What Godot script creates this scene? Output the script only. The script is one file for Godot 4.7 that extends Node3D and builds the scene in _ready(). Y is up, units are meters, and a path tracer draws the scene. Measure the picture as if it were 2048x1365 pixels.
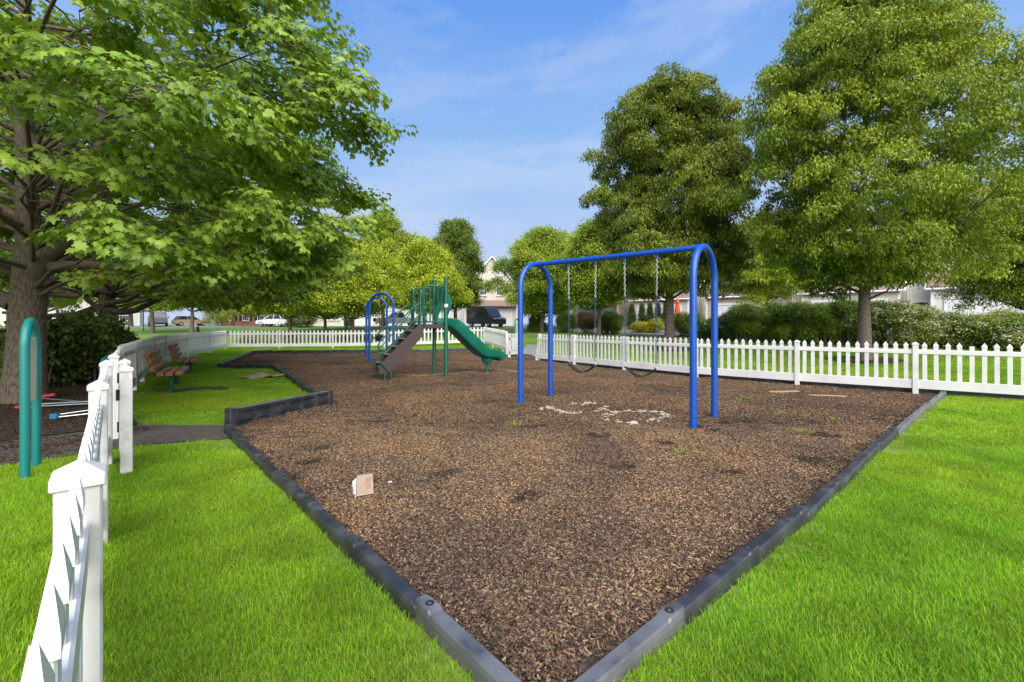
extends Node3D
# A neighbourhood playground: mulch bed with swings and a slide, white picket fences, trees, townhouses.
# Metres, y up; the camera stands at x 0, z 0 and looks along -z. "d" is the distance ahead (-z).

const EYE := 1.5
var rng := RandomNumberGenerator.new()
var M := {}
var used := {}

# ------------------------------------------------------------------ mesh building
class MB:
	var v := PackedVector3Array()
	var n := PackedVector3Array()
	var c := PackedColorArray()
	var tint := Color.WHITE
	var tinted := false
	func tri(a: Vector3, b: Vector3, d: Vector3) -> void:      # counter-clockwise seen from outside
		var k := (b - a).cross(d - a).normalized()
		v.append(a); v.append(d); v.append(b)
		for i in 3:
			n.append(k)
			if tinted: c.append(tint)
	func trin(a: Vector3, b: Vector3, d: Vector3, na: Vector3, nb: Vector3, nd: Vector3) -> void:
		v.append(a); v.append(d); v.append(b)
		n.append(na); n.append(nd); n.append(nb)
		if tinted:
			for i in 3: c.append(tint)
	func quad(a: Vector3, b: Vector3, d: Vector3, e: Vector3) -> void:
		tri(a, b, d); tri(a, d, e)
	func quadn(a: Vector3, b: Vector3, d: Vector3, e: Vector3, na: Vector3, nb: Vector3, nd: Vector3, ne: Vector3) -> void:
		trin(a, b, d, na, nb, nd); trin(a, d, e, na, nd, ne)
	func box(lo: Vector3, hi: Vector3, ch := 0.0, t := Transform3D()) -> void:
		# chamfered box
		var h := (hi - lo) * 0.5
		var m := (hi + lo) * 0.5
		ch = min(ch, 0.49 * min(h.x, min(h.y, h.z)) * 2.0)
		if ch <= 0.0:
			var p := []
			for i in 8: p.append(t * (m + Vector3(h.x if i & 1 else -h.x, h.y if i & 2 else -h.y, h.z if i & 4 else -h.z)))
			quad(p[0], p[2], p[3], p[1]); quad(p[4], p[5], p[7], p[6])
			quad(p[0], p[4], p[6], p[2]); quad(p[1], p[3], p[7], p[5])
			quad(p[0], p[1], p[5], p[4]); quad(p[2], p[6], p[7], p[3])
			return
		var ax := [Vector3.RIGHT, Vector3.UP, Vector3.BACK]
		var pt := func(s: Vector3, k: int) -> Vector3:
			var q := Vector3(s.x * h.x, s.y * h.y, s.z * h.z)
			for j in 3:
				if j != k: q[j] -= s[j] * ch
			return t * (m + q)
		for k in 3:
			var a: int = (k + 1) % 3
			var b: int = (k + 2) % 3
			for s in [-1.0, 1.0]:
				var q := []
				for st in [[-1, -1], [1, -1], [1, 1], [-1, 1]]:
					var g := Vector3.ZERO
					g[k] = s; g[a] = st[0]; g[b] = st[1]
					q.append(pt.call(g, k))
				if s > 0: quad(q[0], q[1], q[2], q[3])
				else: quad(q[3], q[2], q[1], q[0])
			for sa in [-1.0, 1.0]:
				for sb in [-1.0, 1.0]:
					var g0 := Vector3.ZERO
					g0[k] = -1; g0[a] = sa; g0[b] = sb
					var g1 := g0
					g1[k] = 1
					var q0: Vector3 = pt.call(g0, a)
					var q1: Vector3 = pt.call(g1, a)
					var q2: Vector3 = pt.call(g1, b)
					var q3: Vector3 = pt.call(g0, b)
					if sa * sb > 0: quad(q0, q3, q2, q1)
					else: quad(q0, q1, q2, q3)
		for i in 8:
			var g := Vector3(1 if i & 1 else -1, 1 if i & 2 else -1, 1 if i & 4 else -1)
			var q0: Vector3 = pt.call(g, 0)
			var q1: Vector3 = pt.call(g, 1)
			var q2: Vector3 = pt.call(g, 2)
			if g.x * g.y * g.z > 0: tri(q0, q1, q2)
			else: tri(q0, q2, q1)
	func tube(path: Array, radii, segs := 10, caps := true) -> void:
		# round tube with smooth normals; radii is one number or one for each point
		var rings := []
		var norms := []
		var up := Vector3(0.31, 0.86, 0.41).normalized()
		for i in path.size():
			var t: Vector3
			if i == 0: t = path[1] - path[0]
			elif i == path.size() - 1: t = path[i] - path[i - 1]
			else: t = (path[i + 1] - path[i]).normalized() + (path[i] - path[i - 1]).normalized()
			t = t.normalized()
			if i == 0 and absf(t.dot(up)) > 0.9: up = Vector3.RIGHT
			var a := (up - t * up.dot(t)).normalized()
			up = a
			var b := t.cross(a)
			var r: float = radii[i] if radii is Array or radii is PackedFloat32Array else radii
			var ring := []
			var nn := []
			for s in segs:
				var w := TAU * s / segs
				var d := a * cos(w) + b * sin(w)
				ring.append(path[i] + d * r)
				nn.append(d)
			rings.append(ring); norms.append(nn)
		for i in path.size() - 1:
			for s in segs:
				var e := (s + 1) % segs
				quadn(rings[i][s], rings[i][e], rings[i + 1][e], rings[i + 1][s], norms[i][s], norms[i][e], norms[i + 1][e], norms[i + 1][s])
		if caps:
			for s in segs:
				var e := (s + 1) % segs
				tri(path[0], rings[0][e], rings[0][s])
				tri(path[-1], rings[-1][s], rings[-1][e])
	func lathe(prof: Array, segs := 16, t := Transform3D()) -> void:
		# prof: Vector2(radius, height) from bottom to top
		for i in prof.size() - 1:
			var p: Vector2 = prof[i]
			var q: Vector2 = prof[i + 1]
			var sl := Vector2(q.y - p.y, p.x - q.x).normalized()
			for s in segs:
				var a := TAU * s / segs
				var b := TAU * (s + 1) / segs
				var da := Vector3(cos(a), 0, -sin(a))
				var db := Vector3(cos(b), 0, -sin(b))
				var na := t.basis * (da * sl.x + Vector3.UP * sl.y)
				var nb := t.basis * (db * sl.x + Vector3.UP * sl.y)
				quadn(t * (da * p.x + Vector3.UP * p.y), t * (db * p.x + Vector3.UP * p.y), t * (db * q.x + Vector3.UP * q.y), t * (da * q.x + Vector3.UP * q.y), na, nb, nb, na)
	func prism(poly: PackedVector2Array, z0: float, z1: float, t := Transform3D()) -> void:
		# polygon in x, y (counter-clockwise) pushed from z0 to z1 (z1 > z0)
		if Geometry2D.is_polygon_clockwise(poly):      # Godot's "clockwise" is seen with y down
			pass
		var area := 0.0
		for i in poly.size():
			var p := poly[i]
			var q := poly[(i + 1) % poly.size()]
			area += p.x * q.y - q.x * p.y
		var pp := poly
		if area < 0:
			pp = PackedVector2Array()
			for i in poly.size(): pp.append(poly[poly.size() - 1 - i])
		for i in pp.size():
			var p := pp[i]
			var q := pp[(i + 1) % pp.size()]
			quad(t * Vector3(p.x, p.y, z0), t * Vector3(q.x, q.y, z0), t * Vector3(q.x, q.y, z1), t * Vector3(p.x, p.y, z1))
		var ix := Geometry2D.triangulate_polygon(pp)
		for i in range(0, ix.size(), 3):
			var a := pp[ix[i]]
			var b := pp[ix[i + 1]]
			var d := pp[ix[i + 2]]
			if (b - a).cross(d - a) < 0:
				var x := b
				b = d
				d = x
			tri(t * Vector3(a.x, a.y, z1), t * Vector3(b.x, b.y, z1), t * Vector3(d.x, d.y, z1))
			tri(t * Vector3(a.x, a.y, z0), t * Vector3(d.x, d.y, z0), t * Vector3(b.x, b.y, z0))
	func mesh(m: Material) -> ArrayMesh:
		var a := []
		a.resize(Mesh.ARRAY_MAX)
		a[Mesh.ARRAY_VERTEX] = v
		a[Mesh.ARRAY_NORMAL] = n
		if tinted: a[Mesh.ARRAY_COLOR] = c
		var r := ArrayMesh.new()
		r.add_surface_from_arrays(Mesh.PRIMITIVE_TRIANGLES, a)
		r.surface_set_material(0, m)
		return r

# ------------------------------------------------------------------ scene tree helpers
func numbered(s: String) -> String:
	if not used.has(s):
		used[s] = 0
		return s
	used[s] += 1
	return "%s_%03d" % [s, used[s]]

func tag(o: Node, label: String, category: String, group := "", kind := "") -> void:
	o.set_meta("label", label)
	if category: o.set_meta("category", category)
	if group: o.set_meta("group", group)
	if kind: o.set_meta("kind", kind)

func thing(called: String, label: String, category: String, at := Vector3.ZERO, turn := 0.0, group := "") -> Node3D:
	var o := Node3D.new()
	o.name = numbered(called)
	add_child(o)
	o.position = at
	o.rotation.y = turn
	tag(o, label, category, group)
	return o

func part(called: String, mesh: Mesh, parent: Node, t := Transform3D()) -> MeshInstance3D:
	var o := MeshInstance3D.new()
	o.name = called
	o.mesh = mesh
	parent.add_child(o, true)
	o.transform = t
	return o

func top(called: String, mesh: Mesh, label: String, category: String, at := Vector3.ZERO, group := "", kind := "") -> MeshInstance3D:
	var o := MeshInstance3D.new()
	o.name = numbered(called)
	o.mesh = mesh
	add_child(o)
	o.position = at
	tag(o, label, category, group, kind)
	return o

func struct(called: String, mesh: Mesh) -> MeshInstance3D:
	var o := MeshInstance3D.new()
	o.name = numbered(called)
	o.mesh = mesh
	add_child(o)
	o.set_meta("kind", "structure")
	return o

# ------------------------------------------------------------------ terrain
func sstep(a: float, b: float, x: float) -> float:
	var t := clampf((x - a) / (b - a), 0, 1)
	return t * t * (3 - 2 * t)

func H(x: float, d: float) -> float:
	var s := 0.7 * (x - 1.0) + 0.72 * (d - 18.4)
	var es := 0.036 * clampf(s, 0, 34) * sstep(-20, -4, x)
	var ef := 1.25 * sstep(29, 62, d)
	var m := maxf(es, ef)
	return m

func P(x: float, d: float, y := 0.0) -> Vector3:
	return Vector3(x, H(x, d) + y, -d)

func lin(r: float, g: float, b: float) -> Color:
	return Color(r, g, b).linear_to_srgb()

# ------------------------------------------------------------------ materials
func mat(col: Color, rough: float, metal := 0.0) -> StandardMaterial3D:
	var m := StandardMaterial3D.new()
	m.albedo_color = lin(col.r, col.g, col.b)
	m.roughness = rough
	m.metallic = metal
	return m

func noise_img(seed_: int, freq: float, size: int, octaves := 4, kind := FastNoiseLite.TYPE_SIMPLEX_SMOOTH) -> Image:
	var f := FastNoiseLite.new()
	f.seed = seed_
	f.frequency = freq
	f.noise_type = kind
	f.fractal_octaves = octaves
	return f.get_seamless_image(size, size)

func ramp_tex(img: Image, cols: Array) -> ImageTexture:
	# cols: linear colours spread evenly over the noise value
	var w := img.get_width()
	var h := img.get_height()
	img.convert(Image.FORMAT_L8)
	var src := img.get_data()
	var lut := []
	for i in 256:
		var t := i / 255.0 * (cols.size() - 1)
		var k: int = mini(int(t), cols.size() - 2)
		var c: Color = cols[k].lerp(cols[k + 1], t - k).linear_to_srgb()
		lut.append([int(c.r * 255), int(c.g * 255), int(c.b * 255)])
	var out := PackedByteArray()
	out.resize(w * h * 3)
	for i in w * h:
		var e: Array = lut[src[i]]
		out[i * 3] = e[0]; out[i * 3 + 1] = e[1]; out[i * 3 + 2] = e[2]
	var r := Image.create_from_data(w, h, false, Image.FORMAT_RGB8, out)
	r.generate_mipmaps()
	return ImageTexture.create_from_image(r)

func textured(img: Image, cols: Array, scale: Vector3, rough: float, world := true, bump := 0.0) -> StandardMaterial3D:
	var m := StandardMaterial3D.new()
	var hi: Image = img.duplicate()
	m.albedo_texture = ramp_tex(img, cols)
	m.uv1_triplanar = true
	m.uv1_world_triplanar = world
	m.uv1_scale = scale
	m.roughness = rough
	if bump > 0:
		m.heightmap_enabled = true
		m.heightmap_texture = ImageTexture.create_from_image(hi)
		m.heightmap_scale = bump
	return m

func leaf_mat(rough := 0.5, back := 0.5) -> StandardMaterial3D:
	var m := StandardMaterial3D.new()
	m.albedo_color = Color.WHITE
	m.vertex_color_use_as_albedo = true
	m.roughness = rough
	m.cull_mode = BaseMaterial3D.CULL_DISABLED
	m.backlight_enabled = true
	m.backlight = Color(back, back, back * 0.6)
	return m

func materials() -> void:
	var C := func(r, g, b): return Color(r, g, b)
	M.vinyl = textured(noise_img(11, 0.006, 256, 5), [Color(0.50, 0.50, 0.49), Color(0.62, 0.62, 0.62), Color(0.645, 0.645, 0.645)], Vector3.ONE * 0.9, 0.32)
	M.vinyl_worn = textured(noise_img(12, 0.012, 256, 5), [Color(0.30, 0.265, 0.22), Color(0.56, 0.55, 0.53), Color(0.62, 0.62, 0.61), Color(0.63, 0.63, 0.62)], Vector3.ONE * 1.7, 0.38)
	M.blue = mat(Color(0.003, 0.062, 0.36), 0.36)
	M.blue.clearcoat_enabled = true
	M.blue.clearcoat = 0.25
	M.blue.clearcoat_roughness = 0.3
	M.teal = mat(Color(0.006, 0.165, 0.16), 0.4)
	M.green = mat(Color(0.006, 0.105, 0.068), 0.38)
	M.green_plastic = textured(noise_img(13, 0.01, 256, 4), [Color(0.003, 0.115, 0.072), Color(0.005, 0.135, 0.088), Color(0.012, 0.165, 0.115)], Vector3.ONE * 0.8, 0.36)
	M.brown = mat(Color(0.052, 0.038, 0.036), 0.5)
	M.tread_edge = mat(Color(0.45, 0.42, 0.40), 0.5)
	M.black_plastic = textured(noise_img(14, 0.012, 256, 5), [Color(0.016, 0.017, 0.022), Color(0.03, 0.031, 0.037), Color(0.075, 0.077, 0.085)], Vector3.ONE * 1.3, 0.42, true, 0.15)
	M.grey_plastic = textured(noise_img(15, 0.012, 256, 5), [Color(0.03, 0.031, 0.036), Color(0.11, 0.114, 0.125), Color(0.15, 0.155, 0.165)], Vector3.ONE * 1.1, 0.33, true, 0.1)
	M.rubber = mat(Color(0.015, 0.015, 0.016), 0.6)
	M.steel = mat(Color(0.55, 0.56, 0.57), 0.3, 1.0)
	M.chain_blue = mat(Color(0.02, 0.06, 0.16), 0.4)
	M.bench_wood = textured(noise_img(16, 0.02, 256, 4), [Color(0.26, 0.12, 0.055), Color(0.42, 0.22, 0.115), Color(0.52, 0.31, 0.18)], Vector3(9, 9, 0.7), 0.55, false, 0.1)
	M.bench_end = textured(noise_img(17, 0.03, 128, 4), [Color(0.24, 0.075, 0.022), Color(0.38, 0.14, 0.045)], Vector3.ONE * 5, 0.6, false)
	M.cardboard = textured(noise_img(18, 0.015, 256, 4), [Color(0.22, 0.12, 0.07), Color(0.42, 0.29, 0.20), Color(0.55, 0.45, 0.36)], Vector3.ONE * 1.6, 0.8)
	M.cardboard_pale = textured(noise_img(38, 0.02, 128, 3), [Color(0.34, 0.25, 0.18), Color(0.42, 0.32, 0.24)], Vector3.ONE * 2.0, 0.8)
	M.paper = mat(Color(0.62, 0.60, 0.57), 0.8)
	M.plank = textured(noise_img(19, 0.02, 256, 4), [Color(0.27, 0.15, 0.08), Color(0.46, 0.29, 0.17)], Vector3(2, 8, 8), 0.75)
	M.bark = textured(noise_img(20, 0.022, 512, 5), [Color(0.04, 0.03, 0.021), Color(0.14, 0.108, 0.08), Color(0.26, 0.215, 0.165)], Vector3(2.4, 0.55, 2.4), 0.9, true, 2.0)
	M.bark_smooth = textured(noise_img(21, 0.016, 256, 5), [Color(0.06, 0.045, 0.035), Color(0.13, 0.10, 0.08), Color(0.18, 0.15, 0.125)], Vector3(1.2, 2.6, 1.2), 0.85, true, 0.5)
	M.soil = textured(noise_img(22, 0.03, 512, 5), [Color(0.02, 0.013, 0.009), Color(0.06, 0.04, 0.028), Color(0.13, 0.088, 0.062)], Vector3.ONE * 0.8, 0.95, true, 2.0)
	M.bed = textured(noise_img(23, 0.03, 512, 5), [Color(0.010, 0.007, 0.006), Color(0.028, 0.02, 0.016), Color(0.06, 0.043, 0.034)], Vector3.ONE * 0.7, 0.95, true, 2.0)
	M.turf = textured(noise_img(24, 0.02, 512, 5), [Color(0.06, 0.125, 0.012), Color(0.11, 0.20, 0.016), Color(0.18, 0.27, 0.03)], Vector3.ONE * 0.45, 0.95, true, 2.0)
	M.path = textured(noise_img(25, 0.02, 512, 5), [Color(0.045, 0.036, 0.03), Color(0.075, 0.062, 0.052), Color(0.11, 0.095, 0.08)], Vector3.ONE * 0.8, 0.9, true, 0.4)
	M.asphalt = textured(noise_img(26, 0.03, 512, 5), [Color(0.12, 0.12, 0.125), Color(0.17, 0.17, 0.175), Color(0.22, 0.22, 0.225)], Vector3.ONE * 0.3, 0.9)
	M.concrete = textured(noise_img(27, 0.03, 256, 5), [Color(0.20, 0.195, 0.19), Color(0.30, 0.29, 0.28)], Vector3.ONE * 0.3, 0.9)
	M.siding = textured(noise_img(28, 0.01, 128, 4), [Color(0.55, 0.51, 0.44), Color(0.62, 0.58, 0.51)], Vector3.ONE * 0.3, 0.6)
	M.siding_white = textured(noise_img(29, 0.01, 128, 4), [Color(0.66, 0.65, 0.62), Color(0.74, 0.73, 0.71)], Vector3.ONE * 0.3, 0.6)
	M.siding_tan = textured(noise_img(30, 0.01, 128, 4), [Color(0.46, 0.38, 0.31), Color(0.53, 0.45, 0.37)], Vector3.ONE * 0.3, 0.6)
	M.brick = textured(noise_img(31, 0.06, 256, 3), [Color(0.24, 0.085, 0.05), Color(0.36, 0.15, 0.095), Color(0.44, 0.22, 0.15)], Vector3(0.5, 1.6, 0.5), 0.85)
	M.shingle = textured(noise_img(32, 0.05, 256, 4), [Color(0.14, 0.095, 0.08), Color(0.23, 0.16, 0.135), Color(0.30, 0.22, 0.19)], Vector3(0.35, 1.2, 0.35), 0.9)
	M.trim = mat(Color(0.78, 0.78, 0.77), 0.45)
	M.shutter = mat(Color(0.022, 0.02, 0.022), 0.5)
	M.door = mat(Color(0.03, 0.035, 0.05), 0.4)
	M.glass = mat(Color(0.055, 0.07, 0.08), 0.06)
	M.garage = mat(Color(0.72, 0.72, 0.73), 0.45)
	M.sign_panel = mat(Color(0.55, 0.52, 0.36), 0.5)
	M.sign_white = mat(Color(0.74, 0.75, 0.76), 0.45)
	M.ink = mat(Color(0.03, 0.03, 0.035), 0.6)
	M.iron = mat(Color(0.012, 0.012, 0.014), 0.45, 0.3)
	M.red = mat(Color(0.45, 0.03, 0.035), 0.5)
	M.red_cloth = mat(Color(0.62, 0.06, 0.02), 0.8)
	M.blue_cap = mat(Color(0.03, 0.16, 0.30), 0.5)
	M.street_green = mat(Color(0.01, 0.15, 0.10), 0.5)
	M.pale_soil = textured(noise_img(33, 0.05, 256, 4), [Color(0.15, 0.11, 0.085), Color(0.36, 0.29, 0.235), Color(0.46, 0.40, 0.34)], Vector3.ONE * 2.5, 0.95, true, 1.0)
	M.rock = textured(noise_img(34, 0.03, 128, 4), [Color(0.28, 0.25, 0.22), Color(0.46, 0.43, 0.39)], Vector3.ONE * 3, 0.9)
	M.leaf = leaf_mat(0.42, 0.8)
	M.leaf_dull = leaf_mat(0.55, 0.8)
	M.blade = leaf_mat(0.7, 0.9)
	M.blade.metallic_specular = 0.3
	M.chip = StandardMaterial3D.new()
	M.chip.vertex_color_use_as_albedo = true
	M.chip.roughness = 0.85
	M.tyre = mat(Color(0.012, 0.012, 0.013), 0.75)
	M.rim = mat(Color(0.45, 0.46, 0.48), 0.35, 0.8)
	M.car_glass = mat(Color(0.03, 0.038, 0.045), 0.05)
	M.lamp_glass = mat(Color(0.6, 0.62, 0.65), 0.1)
	for e in [["car_black", Color(0.014, 0.015, 0.018)], ["car_silver", Color(0.42, 0.42, 0.41)], ["car_white", Color(0.74, 0.75, 0.77)], ["car_blue", Color(0.07, 0.09, 0.15)], ["car_rose", Color(0.50, 0.34, 0.32)]]:
		var m := mat(e[1], 0.28)
		m.clearcoat_enabled = true
		m.clearcoat = 0.7
		m.clearcoat_roughness = 0.08
		M[e[0]] = m

# ------------------------------------------------------------------ areas (x, d)
var MULCH := PackedVector2Array([Vector2(0.12, 1.66), Vector2(0.79, 2.28), Vector2(2.2, 3.5), Vector2(4.3, 5.42), Vector2(5.9, 6.85), Vector2(9.0, 9.5),
	Vector2(8.7, 9.85), Vector2(6.98, 11.15), Vector2(5.2, 12.75), Vector2(3.72, 14.65), Vector2(2.4, 16.6), Vector2(1.15, 18.6), Vector2(0.9, 21.2), Vector2(-0.2, 22.4), Vector2(-2.3, 24.1), Vector2(-6.6, 23.3), Vector2(-12.95, 22.6),
	Vector2(-11.85, 20.0), Vector2(-10.1, 15.75), Vector2(-8.1, 15.55), Vector2(-4.35, 9.8), Vector2(-3.35, 8.42), Vector2(-3.95, 6.75), Vector2(-3.93, 6.32)])
var PATH := PackedVector2Array([Vector2(-3.62, 5.98), Vector2(-4.65, 5.6), Vector2(-5.4, 4.75), Vector2(-7.0, 3.0), Vector2(-8.2, 3.9), Vector2(-6.5, 5.7), Vector2(-5.5, 6.72), Vector2(-4.0, 6.72)])
var BED := PackedVector2Array([Vector2(-5.55, 6.75), Vector2(-6.55, 5.75), Vector2(-8.3, 3.85), Vector2(-15, 3.85), Vector2(-22, 14), Vector2(-15.5, 18), Vector2(-12.4, 15.6), Vector2(-9.8, 11.9), Vector2(-7.4, 8.6)])
var GATE_WALK := PackedVector2Array([Vector2(0.55, 19.6), Vector2(1.0, 19.0), Vector2(1.35, 21.5), Vector2(2.1, 27.0), Vector2(0.9, 28.0), Vector2(0.5, 22.5)])
var DRIVE := PackedVector2Array([Vector2(12, 33.4), Vector2(36, 9), Vector2(60, 30), Vector2(10, 76), Vector2(-3, 66), Vector2(-18, 66), Vector2(-18, 60), Vector2(-2, 56)])
var STREET := PackedVector2Array([Vector2(-80, 50), Vector2(-30, 54.5), Vector2(-31, 60), Vector2(-44, 90), Vector2(-52, 90), Vector2(-40, 62), Vector2(-80, 58)])
var SOILS := []

func edge_dist(p: Vector2, poly: PackedVector2Array) -> float:
	# positive inside
	var b := 1e9
	for i in poly.size():
		var q := Geometry2D.get_closest_point_to_segment(p, poly[i], poly[(i + 1) % poly.size()])
		b = minf(b, q.distance_to(p))
	return b if Geometry2D.is_point_in_polygon(p, poly) else -b

func in_view(x: float, d: float, margin := 1.6) -> bool:
	if d < -0.3: return false
	return absf(x) < maxf(d, 0.2) * 1.125 + margin

func sheet(poly: PackedVector2Array, cell: float, lift: float, m: Material, rough := 0.0, seed_ := 1) -> ArrayMesh:
	# a thin sheet that follows the terrain inside a polygon
	var f := FastNoiseLite.new()
	f.seed = seed_
	f.frequency = 0.35
	f.fractal_octaves = 4
	var b := MB.new()
	var lo := poly[0]
	var hi := poly[0]
	for p in poly:
		lo = lo.min(p); hi = hi.max(p)
	var hh := func(q: Vector2) -> Vector3: return P(q.x, q.y, lift + rough * (0.5 + 0.5 * f.get_noise_2d(q.x * 4.0, q.y * 4.0)))
	var nn := func(q: Vector2) -> Vector3:
		var e := 0.03
		var a: Vector3 = hh.call(q + Vector2(e, 0)) - hh.call(q - Vector2(e, 0))
		var c: Vector3 = hh.call(q + Vector2(0, e)) - hh.call(q - Vector2(0, e))
		return a.cross(c).normalized()
	var x := lo.x
	while x < hi.x:
		var y := lo.y
		while y < hi.y:
			var cellp := PackedVector2Array([Vector2(x, y), Vector2(x + cell, y), Vector2(x + cell, y + cell), Vector2(x, y + cell)])
			var inside := 0
			for p in cellp:
				if Geometry2D.is_point_in_polygon(p, poly): inside += 1
			var pieces := [cellp] if inside == 4 else Geometry2D.intersect_polygons(cellp, poly)
			for pc in pieces:
				var ix := Geometry2D.triangulate_polygon(pc)
				for i in range(0, ix.size(), 3):
					var a: Vector2 = pc[ix[i]]
					var c: Vector2 = pc[ix[i + 1]]
					var e: Vector2 = pc[ix[i + 2]]
					if (c - a).cross(e - a) < 0:
						var s := c
						c = e
						e = s
					b.trin(hh.call(a), hh.call(c), hh.call(e), nn.call(a), nn.call(c), nn.call(e))
			y += cell
		x += cell
	return b.mesh(m)

# ------------------------------------------------------------------ instanced stuff
func multi(called: String, mesh: Mesh, xf: Array, cols: Array, parent: Node = null) -> MultiMeshInstance3D:
	var mm := MultiMesh.new()
	mm.transform_format = MultiMesh.TRANSFORM_3D
	mm.use_colors = true
	mm.mesh = mesh
	mm.instance_count = xf.size()
	for i in xf.size():
		mm.set_instance_transform(i, xf[i])
		mm.set_instance_color(i, cols[i])
	var o := MultiMeshInstance3D.new()
	o.multimesh = mm
	o.name = called if parent else numbered(called)
	o.set_meta("kind", "stuff")
	if parent: parent.add_child(o, true)
	else: add_child(o)
	return o

func blade_patch(count: int, radius: float, hmin: float, hmax: float, width: float, three := true) -> ArrayMesh:
	var b := MB.new()
	b.tinted = true
	for i in count:
		var a := rng.randf() * TAU
		var r := radius * sqrt(rng.randf())
		var p := Vector3(cos(a) * r, -0.004, sin(a) * r)
		var h := rng.randf_range(hmin, hmax)
		var az := rng.randf() * TAU
		var lean := Vector3(cos(az), 0, sin(az)) * h * rng.randf_range(0.15, 0.85)
		var sa := az + PI / 2 + rng.randf_range(-0.6, 0.6)
		var side := Vector3(cos(sa), 0, sin(sa)) * width * rng.randf_range(0.6, 1.2) * 0.5
		var mid := p + Vector3.UP * h * 0.6 + lean * 0.35
		var tip := p + Vector3.UP * h * rng.randf_range(0.75, 1.0) + lean
		var k := rng.randf()
		b.tint = Color(0.165, 0.345, 0.016).lerp(Color(0.33, 0.53, 0.035), k)
		if rng.randf() < 0.06: b.tint = Color(0.40, 0.36, 0.14)
		if three: b.quad(p - side, p + side, mid + side * 0.8, mid - side * 0.8)
		else:
			b.tri(p - side, p + side, tip)
			continue
		b.tri(mid - side * 0.8, mid + side * 0.8, tip)
	return b.mesh(M.blade)

func chip_patch(count: int, radius: float, lmin: float, lmax: float, dark := 1.0) -> ArrayMesh:
	var b := MB.new()
	b.tinted = true
	for i in count:
		var a := rng.randf() * TAU
		var r := radius * sqrt(rng.randf())
		var l := rng.randf_range(lmin, lmax) * (1.7 if rng.randf() < 0.05 else 1.0)
		var w := l * rng.randf_range(0.12, 0.36)
		var th := rng.randf_range(0.002, 0.006)
		var t := Transform3D(Basis.from_euler(Vector3(rng.randf_range(-0.5, 0.5), rng.randf() * TAU, rng.randf_range(-0.45, 0.45))), Vector3(cos(a) * r, rng.randf_range(0.002, 0.016), sin(a) * r))
		var k := rng.randf()
		if k < 0.50: b.tint = Color(0.055, 0.034, 0.022).lerp(Color(0.14, 0.088, 0.056), rng.randf())
		elif k < 0.86: b.tint = Color(0.16, 0.098, 0.056).lerp(Color(0.34, 0.215, 0.120), rng.randf())
		elif k < 0.985: b.tint = Color(0.33, 0.21, 0.105).lerp(Color(0.52, 0.37, 0.21), rng.randf())
		else: b.tint = Color(0.30, 0.13, 0.05)
		b.tint = b.tint * dark * 0.73
		# a splinter: a flat bar with pointed ends, top and rim only
		var q := [Vector3(-l / 2, 0, 0), Vector3(-l * 0.3, 0, w / 2), Vector3(l * 0.32, 0, w * 0.45), Vector3(l / 2, 0, w * 0.05), Vector3(l * 0.28, 0, -w / 2), Vector3(-l * 0.33, 0, -w * 0.42)]
		for j in 6: q[j] = t * (q[j] + Vector3(0, th, 0))
		b.tri(q[0], q[1], q[5])
		b.quad(q[1], q[2], q[4], q[5])
		b.tri(q[2], q[3], q[4])
		for j in [1, 4]:
			var u: Vector3 = q[j]
			var w2: Vector3 = q[(j + 1) % 6]
			b.quad(u, u - t.basis.y * th * 1.5, w2 - t.basis.y * th * 1.5, w2)
	return b.mesh(M.chip)

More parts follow.
